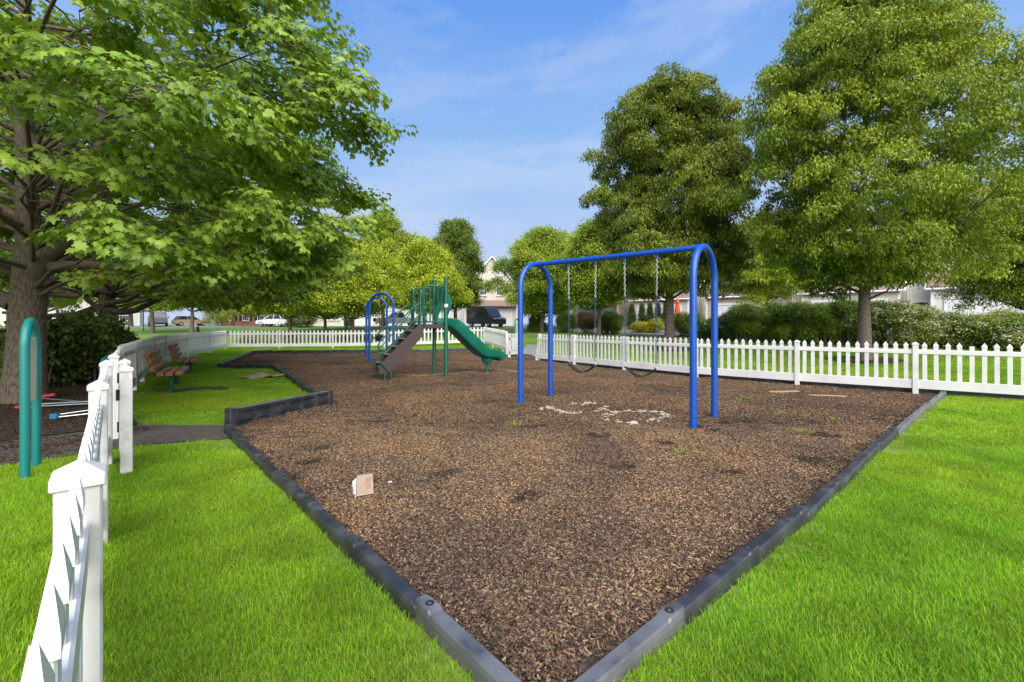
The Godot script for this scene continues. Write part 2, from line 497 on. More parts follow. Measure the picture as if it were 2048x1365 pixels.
func scatter_lawn() -> void:
	var holes := [MULCH, PATH, BED, GATE_WALK, DRIVE, STREET]
	var nz := FastNoiseLite.new()
	nz.seed = 5
	nz.frequency = 0.25
	nz.fractal_octaves = 3
	var tiers := [[-0.4, 5.2, 0.105, 0.15, 290, 0.022, 0.06, 0.0034, true], [5.2, 14.0, 0.24, 0.28, 420, 0.025, 0.058, 0.0062, true], [14.0, 31.0, 0.6, 0.62, 420, 0.035, 0.07, 0.02, false]]
	for ti in tiers.size():
		var t: Array = tiers[ti]
		var vars := [[], [], []]
		var cols := [[], [], []]
		var d: float = t[0]
		while d < t[1]:
			var wide: float = minf(maxf(d, 0.2) * 1.125 + 1.2, 26.0)
			var x := -wide
			while x < wide:
				var px: float = x + rng.randf_range(-0.5, 0.5) * t[2]
				var pd: float = d + rng.randf_range(-0.5, 0.5) * t[2]
				x += t[2]
				var q := Vector2(px, pd)
				var ok := true
				for h in holes:
					if edge_dist(q, h) > -t[3] * 0.62 - 0.02:
						ok = false
						break
				if not ok: continue
				for s in SOILS:
					var e := edge_dist(q, s)
					if e > -0.05 and rng.randf() < 0.85: ok = false
				var bare := nz.get_noise_2d(px * 1.2 + 40, pd * 1.2)
				if ti > 0 and bare > 0.42 and rng.randf() < 0.5: ok = false
				if not ok: continue
				var k := rng.randi() % 3
				var sc := rng.randf_range(0.8, 1.15)
				var hs := sc * (1.0 + 0.35 * nz.get_noise_2d(px * 2.0, pd * 2.0))
				if pd < 4.6 and px < -pd * 0.88 - 0.3: hs *= 1.35
				vars[k].append(Transform3D(Basis(Vector3.UP, rng.randf() * TAU).scaled(Vector3(sc, hs, sc)), P(px, pd)))
				var g := nz.get_noise_2d(px * 1.1, pd * 1.1 + 90)
				var c := Color(1, 1, 1).lerp(Color(1.25, 1.08, 1.2), clampf(g * 1.8, 0, 1)).lerp(Color(0.82, 0.92, 0.95), clampf(-g * 1.8, 0, 1))
				var g2 := nz.get_noise_2d(px * 7.0 - 30, pd * 7.0)
				c = c * (1.0 + 0.42 * clampf(g2, -0.7, 0.6)) * Color(1.0 + 0.15 * maxf(0, nz.get_noise_2d(px * 3.0, pd * 3.0 + 200)), 1, 1)
				cols[k].append(c * rng.randf_range(0.85, 1.15))
			d += t[2]
		for k in 3:
			var o := multi("lawn_grass", blade_patch(t[4], t[3], t[5], t[6], t[7], t[8]), vars[k], cols[k])
			tag(o, ["short bright green lawn grass close to the front corner", "bright green lawn grass around the mulch bed and benches", "far lawn grass along and beyond the back fence"][ti], "grass", "lawn grass")

func scatter_clover() -> void:
	var xf := []
	var cs := []
	for k in 420:
		var q := Vector2(rng.randf_range(6.5, 11.5), rng.randf_range(6.0, 9.2)) if k < 340 else Vector2(rng.randf_range(3.5, 9), rng.randf_range(3.6, 7))
		if edge_dist(q, MULCH) > -0.15 or k < 300 and rng.randf() > (q.y - 5.6) / 3.4: continue
		xf.append(Transform3D(Basis(Vector3.UP, rng.randf() * TAU).scaled(Vector3.ONE * rng.randf_range(0.08, 0.15)), P(q.x, q.y, rng.randf_range(0.045, 0.06))))
		cs.append(Color(0.62, 0.62, 0.55) if rng.randf() < 0.8 else Color(0.5, 0.45, 0.1))
	tag(multi("clover_flowers", SPRAY.flower[0], xf, cs), "tiny white clover heads in the right lawn near the fence", "clover")

func scatter_chips() -> void:
	var big := []
	var bigc := []
	var far := []
	var farc := []
	var small := []
	var smallc := []
	var nz := FastNoiseLite.new()
	nz.seed = 9
	nz.frequency = 0.5
	nz.fractal_octaves = 3
	var spots := []
	for k in 22: spots.append([Vector2(rng.randf_range(-2.5, 4.5), rng.randf_range(2.2, 7.0)), rng.randf_range(0.05, 0.13)])
	var meshes := [chip_patch(420, 0.17, 0.011, 0.033), chip_patch(1100, 0.42, 0.013, 0.036), chip_patch(60, 0.07, 0.011, 0.03)]
	var d := 1.6
	while d < 24.5:
		var near := d < 6.5
		var step := 0.14 if near else 0.33
		var x := -14.0
		while x < 10:
			var q := Vector2(x, d) + Vector2(rng.randf_range(-0.5, 0.5), rng.randf_range(-0.5, 0.5)) * step
			x += step
			if not in_view(q.x, q.y): continue
			var e := edge_dist(q, MULCH)
			if e < 0.04: continue
			var g := nz.get_noise_2d(q.x, q.y)
			var c := Color.WHITE.lerp(Color(1.3, 1.22, 1.12), clampf(g * 1.6, 0, 1)).lerp(Color(0.66, 0.66, 0.7), clampf(-g * 1.8, 0, 1)) * rng.randf_range(0.9, 1.1)
			for sp in spots:
				if q.distance_to(sp[0]) < 0.12: c = c * 0.7
			var b := Basis.from_euler(Vector3(rng.randf_range(-0.04, 0.04), rng.randf() * TAU, rng.randf_range(-0.04, 0.04)))
			var p := P(q.x, q.y, 0.022)
			if near and e > 0.15:
				big.append(Transform3D(b, p)); bigc.append(c)
			elif not near and e > 0.3:
				far.append(Transform3D(b, p)); farc.append(c)
			else:
				for k in 3:
					var q2 := q + Vector2(rng.randf_range(-0.12, 0.12), rng.randf_range(-0.12, 0.12))
					if edge_dist(q2, MULCH) < 0.03: continue
					small.append(Transform3D(b.rotated(Vector3.UP, k), P(q2.x, q2.y, 0.02))); smallc.append(c)
		d += step
	for sp in spots:
		for k in int(sp[1] * 60):
			var q: Vector2 = sp[0] + Vector2(rng.randfn(0, sp[1] * 0.8), rng.randfn(0, sp[1] * 0.6))
			if edge_dist(q, MULCH) < 0.08: continue
			small.append(Transform3D(Basis(Vector3.UP, rng.randf() * TAU), P(q.x, q.y, rng.randf_range(0.028, 0.04)))); smallc.append(Color(0.36, 0.35, 0.35) * rng.randf_range(0.7, 1.5))
	var labels := ["coarse brown wood mulch chips near the front corner", "brown wood mulch under the swings and slide", "loose mulch chips along the edging"]
	for i in 3:
		var o := multi("mulch_chips", meshes[i], [big, far, small][i], [bigc, farc, smallc][i])
		tag(o, labels[i], "mulch", "wood mulch of the play area")
	var strips := []
	var stripc := []
	for k in 420:
		var q := Vector2(rng.randf_range(-4, 8), rng.randf_range(1.8, 13))
		if edge_dist(q, MULCH) < 0.1: continue
		strips.append(Transform3D(Basis.from_euler(Vector3(rng.randf_range(-0.25, 0.25), rng.randf() * TAU, rng.randf_range(-0.2, 0.2))).scaled(Vector3.ONE * rng.randf_range(0.5, 1.3)), P(q.x, q.y, 0.036)))
		stripc.append([Color(1.1, 1.0, 0.9), Color(1.5, 1.1, 0.7), Color(0.7, 0.6, 0.5), Color(1.4, 0.75, 0.35)][rng.randi() % 4])
	var sm := MB.new()
	sm.tinted = true
	oval_leaf(sm, Transform3D(Basis(), Vector3(0, 0, -0.05)), 0.09, 0.022, Color(0.34, 0.24, 0.14))
	tag(multi("bark_strips", sm.mesh(M.chip), strips, stripc), "larger tan bark strips and dead leaves strewn on the mulch", "bark")
	# the dark bed behind the left fence
	var bx := []
	var bc := []
	d = 3.6
	while d < 12:
		var x := -14.0
		while x < -5:
			var q := Vector2(x, d) + Vector2(rng.randf_range(-0.5, 0.5), rng.randf_range(-0.5, 0.5)) * 0.3
			x += 0.3
			if edge_dist(q, BED) > 0.3 or edge_dist(q, PATH) > 0.32 and rng.randf() < 0.12:
				bx.append(Transform3D(Basis(Vector3.UP, rng.randf() * TAU), P(q.x, q.y, 0.01)))
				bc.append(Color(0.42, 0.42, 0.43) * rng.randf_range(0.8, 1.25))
		d += 0.3
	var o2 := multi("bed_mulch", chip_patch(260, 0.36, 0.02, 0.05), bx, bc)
	tag(o2, "dark shredded mulch in the planting bed under the big maple", "mulch")

# ------------------------------------------------------------------ leaves and trees
func maple_leaf(b: MB, t: Transform3D, s: float, col: Color) -> void:
	# five lobes, folded a little along the midrib
	var o := [Vector2(0, -0.05), Vector2(0.20, -0.16), Vector2(0.26, 0.02), Vector2(0.52, 0.06), Vector2(0.36, 0.24), Vector2(0.50, 0.48), Vector2(0.20, 0.46), Vector2(0.0, 0.92)]
	b.tint = col
	var f := func(p: Vector2, sg: float) -> Vector3:
		return t * (Vector3(p.x * sg, -absf(p.x) * 0.22 - p.y * p.y * 0.25, p.y) * s)
	for sg in [-1.0, 1.0]:
		var c: Vector3 = t * (Vector3(0, -0.02, 0.25) * s)
		for i in o.size() - 1:
			var p: Vector3 = f.call(o[i], sg)
			var q: Vector3 = f.call(o[i + 1], sg)
			if sg > 0: b.tri(c, q, p)
			else: b.tri(c, p, q)

func oval_leaf(b: MB, t: Transform3D, l: float, w: float, col: Color) -> void:
	b.tint = col
	var a := t * Vector3.ZERO
	var m1 := t * Vector3(w * 0.5, -w * 0.12, l * 0.42)
	var m2 := t * Vector3(-w * 0.5, -w * 0.12, l * 0.42)
	var e := t * Vector3(0, -l * 0.18, l)
	var mid := t * Vector3(0, w * 0.06, l * 0.45)
	b.tri(a, mid, m1); b.tri(mid, e, m1)
	b.tri(a, m2, mid); b.tri(m2, e, mid)

func maple_spray(n: int) -> ArrayMesh:
	var b := MB.new()
	b.tinted = true
	for i in n:
		var along := (i + 0.5) / n
		var side := 1.0 if i % 2 else -1.0
		var p := Vector3(side * rng.randf_range(0.03, 0.20) * (1.1 - along * 0.5), rng.randf_range(-0.05, 0.06) - along * along * 0.10, along * 0.5)
		var yaw := side * rng.randf_range(0.3, 1.3)
		var t := Transform3D(Basis.from_euler(Vector3(rng.randf_range(0.1, 0.85), yaw, rng.randf_range(-0.4, 0.4))), p)
		maple_leaf(b, t, rng.randf_range(0.085, 0.145), Color(1, 1, 1) * rng.randf_range(0.75, 1.2))
	return b.mesh(M.leaf)

func leaf_spray(n: int, size: float, l: float, w: float, droop: float, m: Material) -> ArrayMesh:
	var b := MB.new()
	b.tinted = true
	for i in n:
		var p := Vector3(rng.randfn(0, 0.4), rng.randfn(0, 0.28), rng.randfn(0, 0.4)) * size
		var t := Transform3D(Basis.from_euler(Vector3(rng.randf_range(-0.2, 0.6) + droop, rng.randf() * TAU, rng.randf_range(-0.5, 0.5))), p)
		var k := rng.randf_range(0.75, 1.2)
		oval_leaf(b, t, l * rng.randf_range(0.7, 1.2), w * rng.randf_range(0.7, 1.2), Color(k, k, k))
	return b.mesh(m)

var SPRAY := {}
func sprays() -> void:
	SPRAY.maple = [maple_spray(13), maple_spray(14), maple_spray(12)]
	SPRAY.zelkova = [leaf_spray(20, 0.24, 0.14, 0.058, 0.5, M.leaf), leaf_spray(20, 0.24, 0.13, 0.055, 0.65, M.leaf)]
	SPRAY.fine = [leaf_spray(46, 0.50, 0.12, 0.055, 0.3, M.leaf_dull), leaf_spray(46, 0.50, 0.12, 0.055, 0.3, M.leaf_dull)]
	SPRAY.far = [leaf_spray(46, 0.75, 0.20, 0.10, 0.3, M.leaf_dull), leaf_spray(46, 0.75, 0.20, 0.10, 0.3, M.leaf_dull)]
	SPRAY.hedge = [leaf_spray(44, 0.22, 0.065, 0.034, 0.1, M.leaf), leaf_spray(44, 0.22, 0.065, 0.034, 0.1, M.leaf)]
	SPRAY.shrub = [leaf_spray(26, 0.26, 0.13, 0.085, 0.5, M.leaf), leaf_spray(26, 0.26, 0.13, 0.085, 0.5, M.leaf)]
	SPRAY.cone = [leaf_spray(60, 0.2, 0.07, 0.02, -0.9, M.leaf_dull)]
	SPRAY.flower = [flower_spray()]

func flower_spray() -> ArrayMesh:
	var b := MB.new()
	b.tinted = true
	for i in 26:
		var p := Vector3(rng.randfn(0, 0.04), rng.randfn(0, 0.012), rng.randfn(0, 0.04))
		oval_leaf(b, Transform3D(Basis.from_euler(Vector3(rng.randf_range(-0.6, 0.6), rng.randf() * TAU, 0)), p), 0.03, 0.03, Color(1, 1, 1))
	return b.mesh(M.leaf_dull)

func crown(parent: Node, kind: String, clumps: Array, per: int, c0: Color, c1: Color, called := "crown", smin := 0.8, smax := 1.2, low := -0.5) -> void:
	# clumps: [centre (local), radii]; leaf sprays sit in the outer shell of each clump
	var vars: Array = SPRAY[kind]
	var xf := []
	var cs := []
	for i in vars.size():
		xf.append([]); cs.append([])
	for cl in clumps:
		var tone := rng.randf()
		for i in per:
			var y := rng.randf_range(low, 1.0)
			var a := rng.randf() * TAU
			var h := sqrt(maxf(0, 1 - y * y))
			var dir := Vector3(cos(a) * h, y, sin(a) * h)
			var r := 0.55 + 0.5 * sqrt(rng.randf())
			var p: Vector3 = cl[0] + dir * (cl[1] as Vector3) * r
			var k := rng.randi() % vars.size()
			var out := atan2(dir.x, dir.z)
			var b := Basis.from_euler(Vector3(rng.randf_range(-0.15, 0.7), out + rng.randf_range(-0.8, 0.8), rng.randf_range(-0.4, 0.4)))
			var s := rng.randf_range(smin, smax)
			xf[k].append(Transform3D(b.scaled(Vector3.ONE * s), p))
			var c := c0.lerp(c1, clampf(tone * 0.75 + rng.randf() * 0.35 - 0.05, 0, 1)) * rng.randf_range(0.85, 1.15)
			cs[k].append(c)
	for k in vars.size(): multi(called, vars[k], xf[k], cs[k], parent)

func trunk_path(h: float, lean: Vector3, wob: float) -> Array:
	var p := []
	for i in 7:
		var t := i / 6.0
		p.append(Vector3(rng.randf_range(-wob, wob) * minf(1, t * 3), -0.25 + t * (h + 0.25), rng.randf_range(-wob, wob) * minf(1, t * 3)) + lean * t * t)
	return p

func tree(called: String, label: String, x: float, d: float, trunk_r: float, clear_h: float, top_h: float, rad: float, kind: String, nclump: int, per: int, c0: Color, c1: Color, opt := {}) -> Node3D:
	var t := thing(called, label, "tree", P(x, d), 0.0, opt.get("group", ""))
	var prof: Array = opt.get("prof", [0.55, 0.92, 1.0, 0.9, 0.7, 0.35])
	var cs: float = opt.get("clump", 0.26) * rad
	var clumps := []
	var ga := rng.randf() * TAU
	for i in nclump:
		var tt := (i + 0.5) / nclump
		var f := tt * (prof.size() - 1)
		var k: int = mini(int(f), prof.size() - 2)
		var pr: float = lerpf(prof[k], prof[k + 1], f - k) * rad
		ga += 2.39996
		var bump: float = opt.get("bumpy", 0.18)
		pr *= 1.0 + bump * sin(ga * 3.0 + tt * 9.0) * 0.6 + bump * sin(ga * 5.0 - tt * 14.0) * 0.5
		var inner: float = sqrt(rng.randf_range(opt.get("hollow", 0.15), 1.0))
		var r := maxf(0, pr - cs * 0.55) * inner * rng.randf_range(0.85, 1.12)
		var c := Vector3(cos(ga) * r, clear_h + cs * 0.4 + tt * (top_h - clear_h - cs * 1.1) + rng.randf_range(-0.3, 0.3), sin(ga) * r)
		var z := cs * rng.randf_range(0.75, 1.25)
		clumps.append([c, Vector3(z, z * opt.get("flat", 0.75), z)])
	var b := MB.new()
	var tp := trunk_path(top_h * 0.8, Vector3(rng.randf_range(-0.3, 0.3), 0, rng.randf_range(-0.3, 0.3)), 0.05)
	var rr := []
	for i in tp.size(): rr.append(trunk_r * ([1.35, 1.0, 0.82, 0.62, 0.42, 0.25, 0.1][i]))
	b.tube(tp, rr, 12)
	for i in range(0, clumps.size(), maxi(1, int(clumps.size() / 26.0))):
		var c: Vector3 = clumps[i][0]
		var hy := clampf(c.y - Vector2(c.x, c.z).length() * 0.75, clear_h * 0.85, top_h * 0.7)
		var k := clampf((hy + 0.25) / (top_h * 0.8 + 0.25) * 6.0, 0, 5.99)
		var s: Vector3 = tp[int(k)].lerp(tp[int(k) + 1], k - int(k))
		var mid := s.lerp(c, 0.5) + Vector3(rng.randf_range(-0.2, 0.2), -0.12 * (c - s).length() + 0.1, rng.randf_range(-0.2, 0.2))
		var r0: float = trunk_r * lerpf(0.36, 0.14, k / 6.0)
		b.tube([s, mid, c], [r0, r0 * 0.55, r0 * 0.18], 6)
	part("trunk", b.mesh(opt.get("bark", M.bark_smooth)), t)
	crown(t, kind, clumps, per, c0, c1, "crown", opt.get("smin", 0.8), opt.get("smax", 1.2), -0.3)
	return t

func maple(label: String, x: float, d: float, limbs: Array, boughs: Array, trunk: Array, trunk_r: Array, per: float, c0: Color, c1: Color, gap := false) -> void:
	# limbs: explicit thick branches [points, r0, r1]; boughs: [tip, start height, width]
	var t := thing("maple_tree", label, "tree", P(x, d), 0.0, "maples by the left fence")
	var b := MB.new()
	b.tube(trunk, trunk_r, 18)
	for l in limbs:
		var rr := []
		for i in l[0].size(): rr.append(lerpf(l[1], l[2], float(i) / (l[0].size() - 1)))
		b.tube(l[0], rr, 10)
	var xf := [[], [], []]
	var cs := [[], [], []]
	for g in boughs:
		var tip: Vector3 = g[0]
		var s := Vector3(0.15 * signf(tip.x), g[1], 0)
		var fl := Vector2(tip.x, tip.z).length()
		var pts := []
		for i in 6:
			var u := i / 5.0
			var q := s.lerp(tip, u)
			q.y = lerpf(s.y, tip.y, 1 - (1 - u) * (1 - u)) - 0.25 * u * u + rng.randf_range(-0.08, 0.08)
			q += Vector3(rng.randf_range(-0.3, 0.3), rng.randf_range(-0.15, 0.15), rng.randf_range(-0.3, 0.3)) * u
			pts.append(q)
		var r0 := 0.016 + 0.0045 * fl
		pts[5] = pts[4].lerp(pts[5], 0.7)
		b.tube(pts, [r0, r0 * 0.8, r0 * 0.6, r0 * 0.42, r0 * 0.26, r0 * 0.1], 6)
		var out := Vector3(tip.x, 0, tip.z).normalized()
		var lat := out.cross(Vector3.UP)
		var tone := rng.randf()
		var n := int(per * fl * g[2])
		for tw in int(n / 9.0):
			var u := rng.randf_range(0.35, 1.0) if tw > 2 else 1.0 - 0.05 * tw
			var k: int = mini(int(u * 5), 4)
			var base: Vector3 = pts[k].lerp(pts[k + 1], u * 5 - k)
			var w: float = g[2] * (0.35 + 0.9 * sin(PI * clampf(u * 0.8 + 0.15, 0, 1)))
			var sd := 1.0 if rng.randf() < 0.5 else -1.0
			var end: Vector3 = base + lat * sd * w * rng.randf_range(0.35, 1.0) + out * rng.randf_range(0.1, 0.7) * g[2] + Vector3.UP * rng.randf_range(-0.25, 0.3)
			b.tube([base, base.lerp(end, 0.5) + Vector3.UP * 0.06, end], [0.012, 0.008, 0.003], 4, false)
			for j in 9:
				var v := rng.randf_range(0.15, 1.05)
				var p: Vector3 = base.lerp(end, v) + Vector3(rng.randf_range(-0.16, 0.16), rng.randf_range(-0.1, 0.12), rng.randf_range(-0.16, 0.16))
				var kx := (x + p.x) / (d - p.z)
				if gap and kx > -1.17 and kx < -0.975 and p.y < EYE + 0.345 * (d - p.z) + 0.1 and p.z > -0.3: continue      # the open side of the crown below the fork
				var dir: Vector3 = (end - base).normalized()
				var yaw := atan2(dir.x, dir.z) + rng.randf_range(-0.9, 0.9)
				var kk := rng.randi() % 3
				xf[kk].append(Transform3D(Basis.from_euler(Vector3(rng.randf_range(-0.1, 0.65), yaw, rng.randf_range(-0.35, 0.35))).scaled(Vector3.ONE * rng.randf_range(0.75, 1.15)), p))
				var c := c0.lerp(c1, clampf(tone * 0.6 + rng.randf() * 0.5 - 0.05, 0, 1)) * rng.randf_range(0.85, 1.15)
				if rng.randf() < 0.004: c = Color(0.42, 0.16, 0.03)
				cs[kk].append(c)
	part("trunk", b.mesh(M.bark), t)
	for k in 3: multi("crown", SPRAY.maple[k], xf[k], cs[k], t)

func shrub(called: String, label: String, category: String, x: float, d: float, blobs: Array, kind: String, per: int, c0: Color, c1: Color, opt := {}) -> Node3D:
	# blobs: [dx, height of centre, dz, rx, ry, rz]
	var t := thing(called, label, category, P(x, d), opt.get("turn", 0.0), opt.get("group", ""))
	var clumps := []
	for q in blobs: clumps.append([Vector3(q[0], q[1], q[2]), Vector3(q[3], q[4], q[5])])
	var b := MB.new()
	for q in blobs:
		for k in 4:
			var e := Vector3(q[0] + rng.randf_range(-0.6, 0.6) * q[3], q[1] + q[4] * 0.3, q[2] + rng.randf_range(-0.6, 0.6) * q[5])
			var s := Vector3(lerpf(q[0], e.x, 0.3), -0.1 + H(x, d) * 0, lerpf(q[2], e.z, 0.3))
			b.tube([s, s.lerp(e, 0.5) + Vector3(rng.randf_range(-0.05, 0.05), 0, 0), e], [0.022, 0.016, 0.008], 5, false)
	part("stems", b.mesh(M.bark_smooth), t).set_meta("kind", "stuff")
	crown(t, kind, clumps, per, c0, c1, "foliage", opt.get("smin", 0.8), opt.get("smax", 1.2), opt.get("low", -0.9))
	if opt.has("flowers"): crown(t, "flower", clumps, opt.flowers, Color(0.62, 0.60, 0.46), Color(0.72, 0.70, 0.60), "flowers", 1.8, 3.2, -0.3)
	return t

# ------------------------------------------------------------------ fences
var MESH := {}
func fence_meshes() -> void:
	for e in [["", M.vinyl], ["_worn", M.vinyl_worn]]:
		var b := MB.new()
		b.box(Vector3(-0.049, -0.15, -0.049), Vector3(0.049, 1.07, 0.049), 0.006)
		MESH["post" + e[0]] = b.mesh(e[1])
		b = MB.new()
		b.box(Vector3(-0.057, 1.055, -0.057), Vector3(0.057, 1.09, 0.057), 0.004)
		var pk := Vector3(0, 1.125, 0)
		var q := [Vector3(-0.055, 1.0895, 0.055), Vector3(0.055, 1.0895, 0.055), Vector3(0.055, 1.0895, -0.055), Vector3(-0.055, 1.0895, -0.055)]
		for i in 4: b.tri(q[i], q[(i + 1) % 4], pk)
		MESH["cap" + e[0]] = b.mesh(e[1])
	for w in [0.076, 0.10]:
		var b := MB.new()
		b.box(Vector3(-w / 2, 0.28, -0.011), Vector3(w / 2, 1.035, 0.011), 0.004)
		picket_tip(b, w / 2 + 0.004, 1.03, 0.015)
		MESH["picket%d" % int(w * 1000)] = b.mesh(M.vinyl)
	var f := MB.new()
	f.box(Vector3(-0.038, 0.28, -0.011), Vector3(0.038, 1.05, 0.011), 0.004)
	MESH.picket_flat = f.mesh(M.vinyl)

func picket_tip(b: MB, w: float, y: float, th: float) -> void:
	# pointed cap with sloping faces
	var s := [Vector3(-w, y, th), Vector3(w, y, th), Vector3(w, y, -th), Vector3(-w, y, -th)]
	var u := [Vector3(-w, y + 0.028, th), Vector3(w, y + 0.028, th), Vector3(w, y + 0.028, -th), Vector3(-w, y + 0.028, -th)]
	for i in 4: b.quad(s[i], s[(i + 1) % 4], u[(i + 1) % 4], u[i])
	b.quad(s[3], s[2], s[1], s[0])
	var k0 := Vector3(0, y + 0.095, 0.004)
	var k1 := Vector3(0, y + 0.095, -0.004)
	b.tri(u[0], u[1], k0); b.tri(u[2], u[3], k1)
	b.quad(u[1], u[2], k1, k0); b.quad(u[3], u[0], k0, k1)

func rail(l: float, y0: float, y1: float, th: float, m: Material) -> ArrayMesh:
	var b := MB.new()
	b.box(Vector3(0, y0, -th / 2), Vector3(l, y1, th / 2), 0.006)
	return b.mesh(m)

func add_post(t: Node3D, p: Vector3, yaw: float, worn := false, tall := 1.0, lean := Basis()) -> void:
	var s := "_worn" if worn else ""
	var o := part("post", MESH["post" + s], t, Transform3D(lean * Basis(Vector3.UP, yaw).scaled(Vector3(1, tall, 1)), p))
	part("cap", MESH["cap" + s], o)

func fence(called: String, label: String, pts: Array, pitch := 0.165, pick := "picket76", opt := {}) -> Node3D:
	var p0: Vector3 = P(pts[0].x, pts[0].y)
	var t := thing(called, label, "fence", p0, 0.0, "white picket fences")
	for i in pts.size():
		var a: Vector3 = P(pts[i].x, pts[i].y) - p0
		var nb: Vector2 = pts[mini(i + 1, pts.size() - 1)] - pts[maxi(i - 1, 0)]
		var yaw := atan2(nb.y, nb.x)
		var worn: bool = opt.get("worn", []).has(i)
		var lean := Basis()
		if opt.get("lean", -1) == i: lean = Basis.from_euler(Vector3(-0.05, 0, -0.11))
		if not opt.get("skip", []).has(i): add_post(t, a, yaw, worn, 1.0, lean)
		if i == pts.size() - 1: break
		var e: Vector3 = P(pts[i + 1].x, pts[i + 1].y) - p0
		var l := Vector2(e.x - a.x, e.z - a.z).length()
		var dir := (e - a) / l
		var flat := Vector3(dir.x, 0, dir.z).normalized()
		var b := Basis(dir, Vector3.UP, flat.cross(Vector3.UP))
		var g := 0.0475
		var st := a + dir * g
		part("top_rail", rail(l - 2 * g, 0.868, 0.962, 0.045, M.vinyl), t, Transform3D(b, st))
		part("bottom_rail", rail(l - 2 * g, 0.13, 0.32, 0.045, M.vinyl), t, Transform3D(b, st))
		var n := int((l - 0.12) / pitch)
		for k in n:
			var u := (k + 0.5) / n * (l - 0.13) + 0.065
			var m: Mesh = MESH[pick]
			if opt.get("flat", Vector2i(-1, -1)) == Vector2i(i, k): m = MESH.picket_flat
			var jig := Transform3D(Basis(Vector3.UP, rng.randf_range(-0.015, 0.015)) * Basis(Vector3.BACK, rng.randf_range(-0.006, 0.006)), Vector3(0, rng.randf_range(-0.006, 0.004), 0))
			part("picket", m, t, Transform3D(Basis(flat, Vector3.UP, flat.cross(Vector3.UP)), a + dir * u) * jig)
	return t

func gate(called: String, label: String, a: Vector2, e: Vector2, sign_on: bool) -> Node3D:
	var p0 := P(a.x, a.y)
	var t := thing(called, label, "gate", p0, 0.0)
	var q := P(e.x, e.y) - p0
	q.y = 0
	var l := q.length()
	var dir := q / l
	var yaw := atan2(-dir.z, dir.x)
	t.rotation.y = yaw
	for k in 2:
		var o := part("upright", MESH.post_worn, t, Transform3D(Basis().scaled(Vector3(1, 0.955, 1)), Vector3(l * k, 0.02, 0)))
		part("cap", MESH.cap_worn, o)
	part("top_rail", rail(l - 0.096, 0.80, 0.89, 0.045, M.vinyl), t, Transform3D(Basis(), Vector3(0.048, 0, 0)))
	part("bottom_rail", rail(l - 0.096, 0.16, 0.32, 0.045, M.vinyl), t, Transform3D(Basis(), Vector3(0.048, 0, 0)))
	var n := int((l - 0.16) / 0.16)
	for k in n: part("picket", MESH.picket76, t, Transform3D(Basis().scaled(Vector3(1, 0.95, 1)), Vector3(0.048 + (k + 0.5) / n * (l - 0.096), 0.03, 0)))
	for y in [0.28, 0.86]:
		var b := MB.new()
		b.box(Vector3(-0.045, y - 0.05, 0.0495), Vector3(0.0, y + 0.05, 0.062), 0.003)
		b.tube([Vector3(-0.055, y - 0.06, 0.056), Vector3(-0.055, y + 0.06, 0.056)], 0.013, 8)
		part("hinge", b.mesh(M.iron), t)
	var lb := MB.new()
	lb.box(Vector3(l - 0.045, 0.74, 0.0495), Vector3(l - 0.005, 0.85, 0.08), 0.006)
	lb.box(Vector3(l - 0.09, 0.79, 0.055), Vector3(l - 0.045, 0.83, 0.075), 0.004)
	part("latch", lb.mesh(M.iron), t)
	return t

# ------------------------------------------------------------------ edging
func timber_mesh(l: float, m: Material, hi: float) -> ArrayMesh:
	# moulded edging: rounded top, sloping sides, a round overlap end
	var b := MB.new()
	var prof := [Vector2(-0.049, -0.12), Vector2(-0.045, hi - 0.03), Vector2(-0.039, hi - 0.008), Vector2(-0.029, hi), Vector2(0.029, hi), Vector2(0.039, hi - 0.008), Vector2(0.045, hi - 0.03), Vector2(0.049, -0.12)]
	var st := [[0.0, 0.82, -0.035], [0.03, 0.97, -0.02], [0.07, 1.0, -0.016], [l - 0.16, 1.0, 0.0], [l - 0.14, 1.06, 0.012], [l - 0.05, 1.06, 0.012], [l - 0.012, 0.86, 0.010], [l, 0.5, 0.0]]
	var rows := []
	for s in st:
		var r := []
		for p in prof: r.append(Vector3(s[0], p.y + (s[2] if p.y > 0 else 0.0), p.x * s[1]))
		rows.append(r)
	for i in st.size() - 1:
		for j in prof.size() - 1: b.quad(rows[i][j + 1], rows[i][j], rows[i + 1][j], rows[i + 1][j + 1])
	for j in prof.size() - 2:
		b.tri(rows[0][0], rows[0][j + 1], rows[0][j + 2])
		b.tri(rows[-1][0], rows[-1][j + 2], rows[-1][j + 1])
	return b.mesh(m)

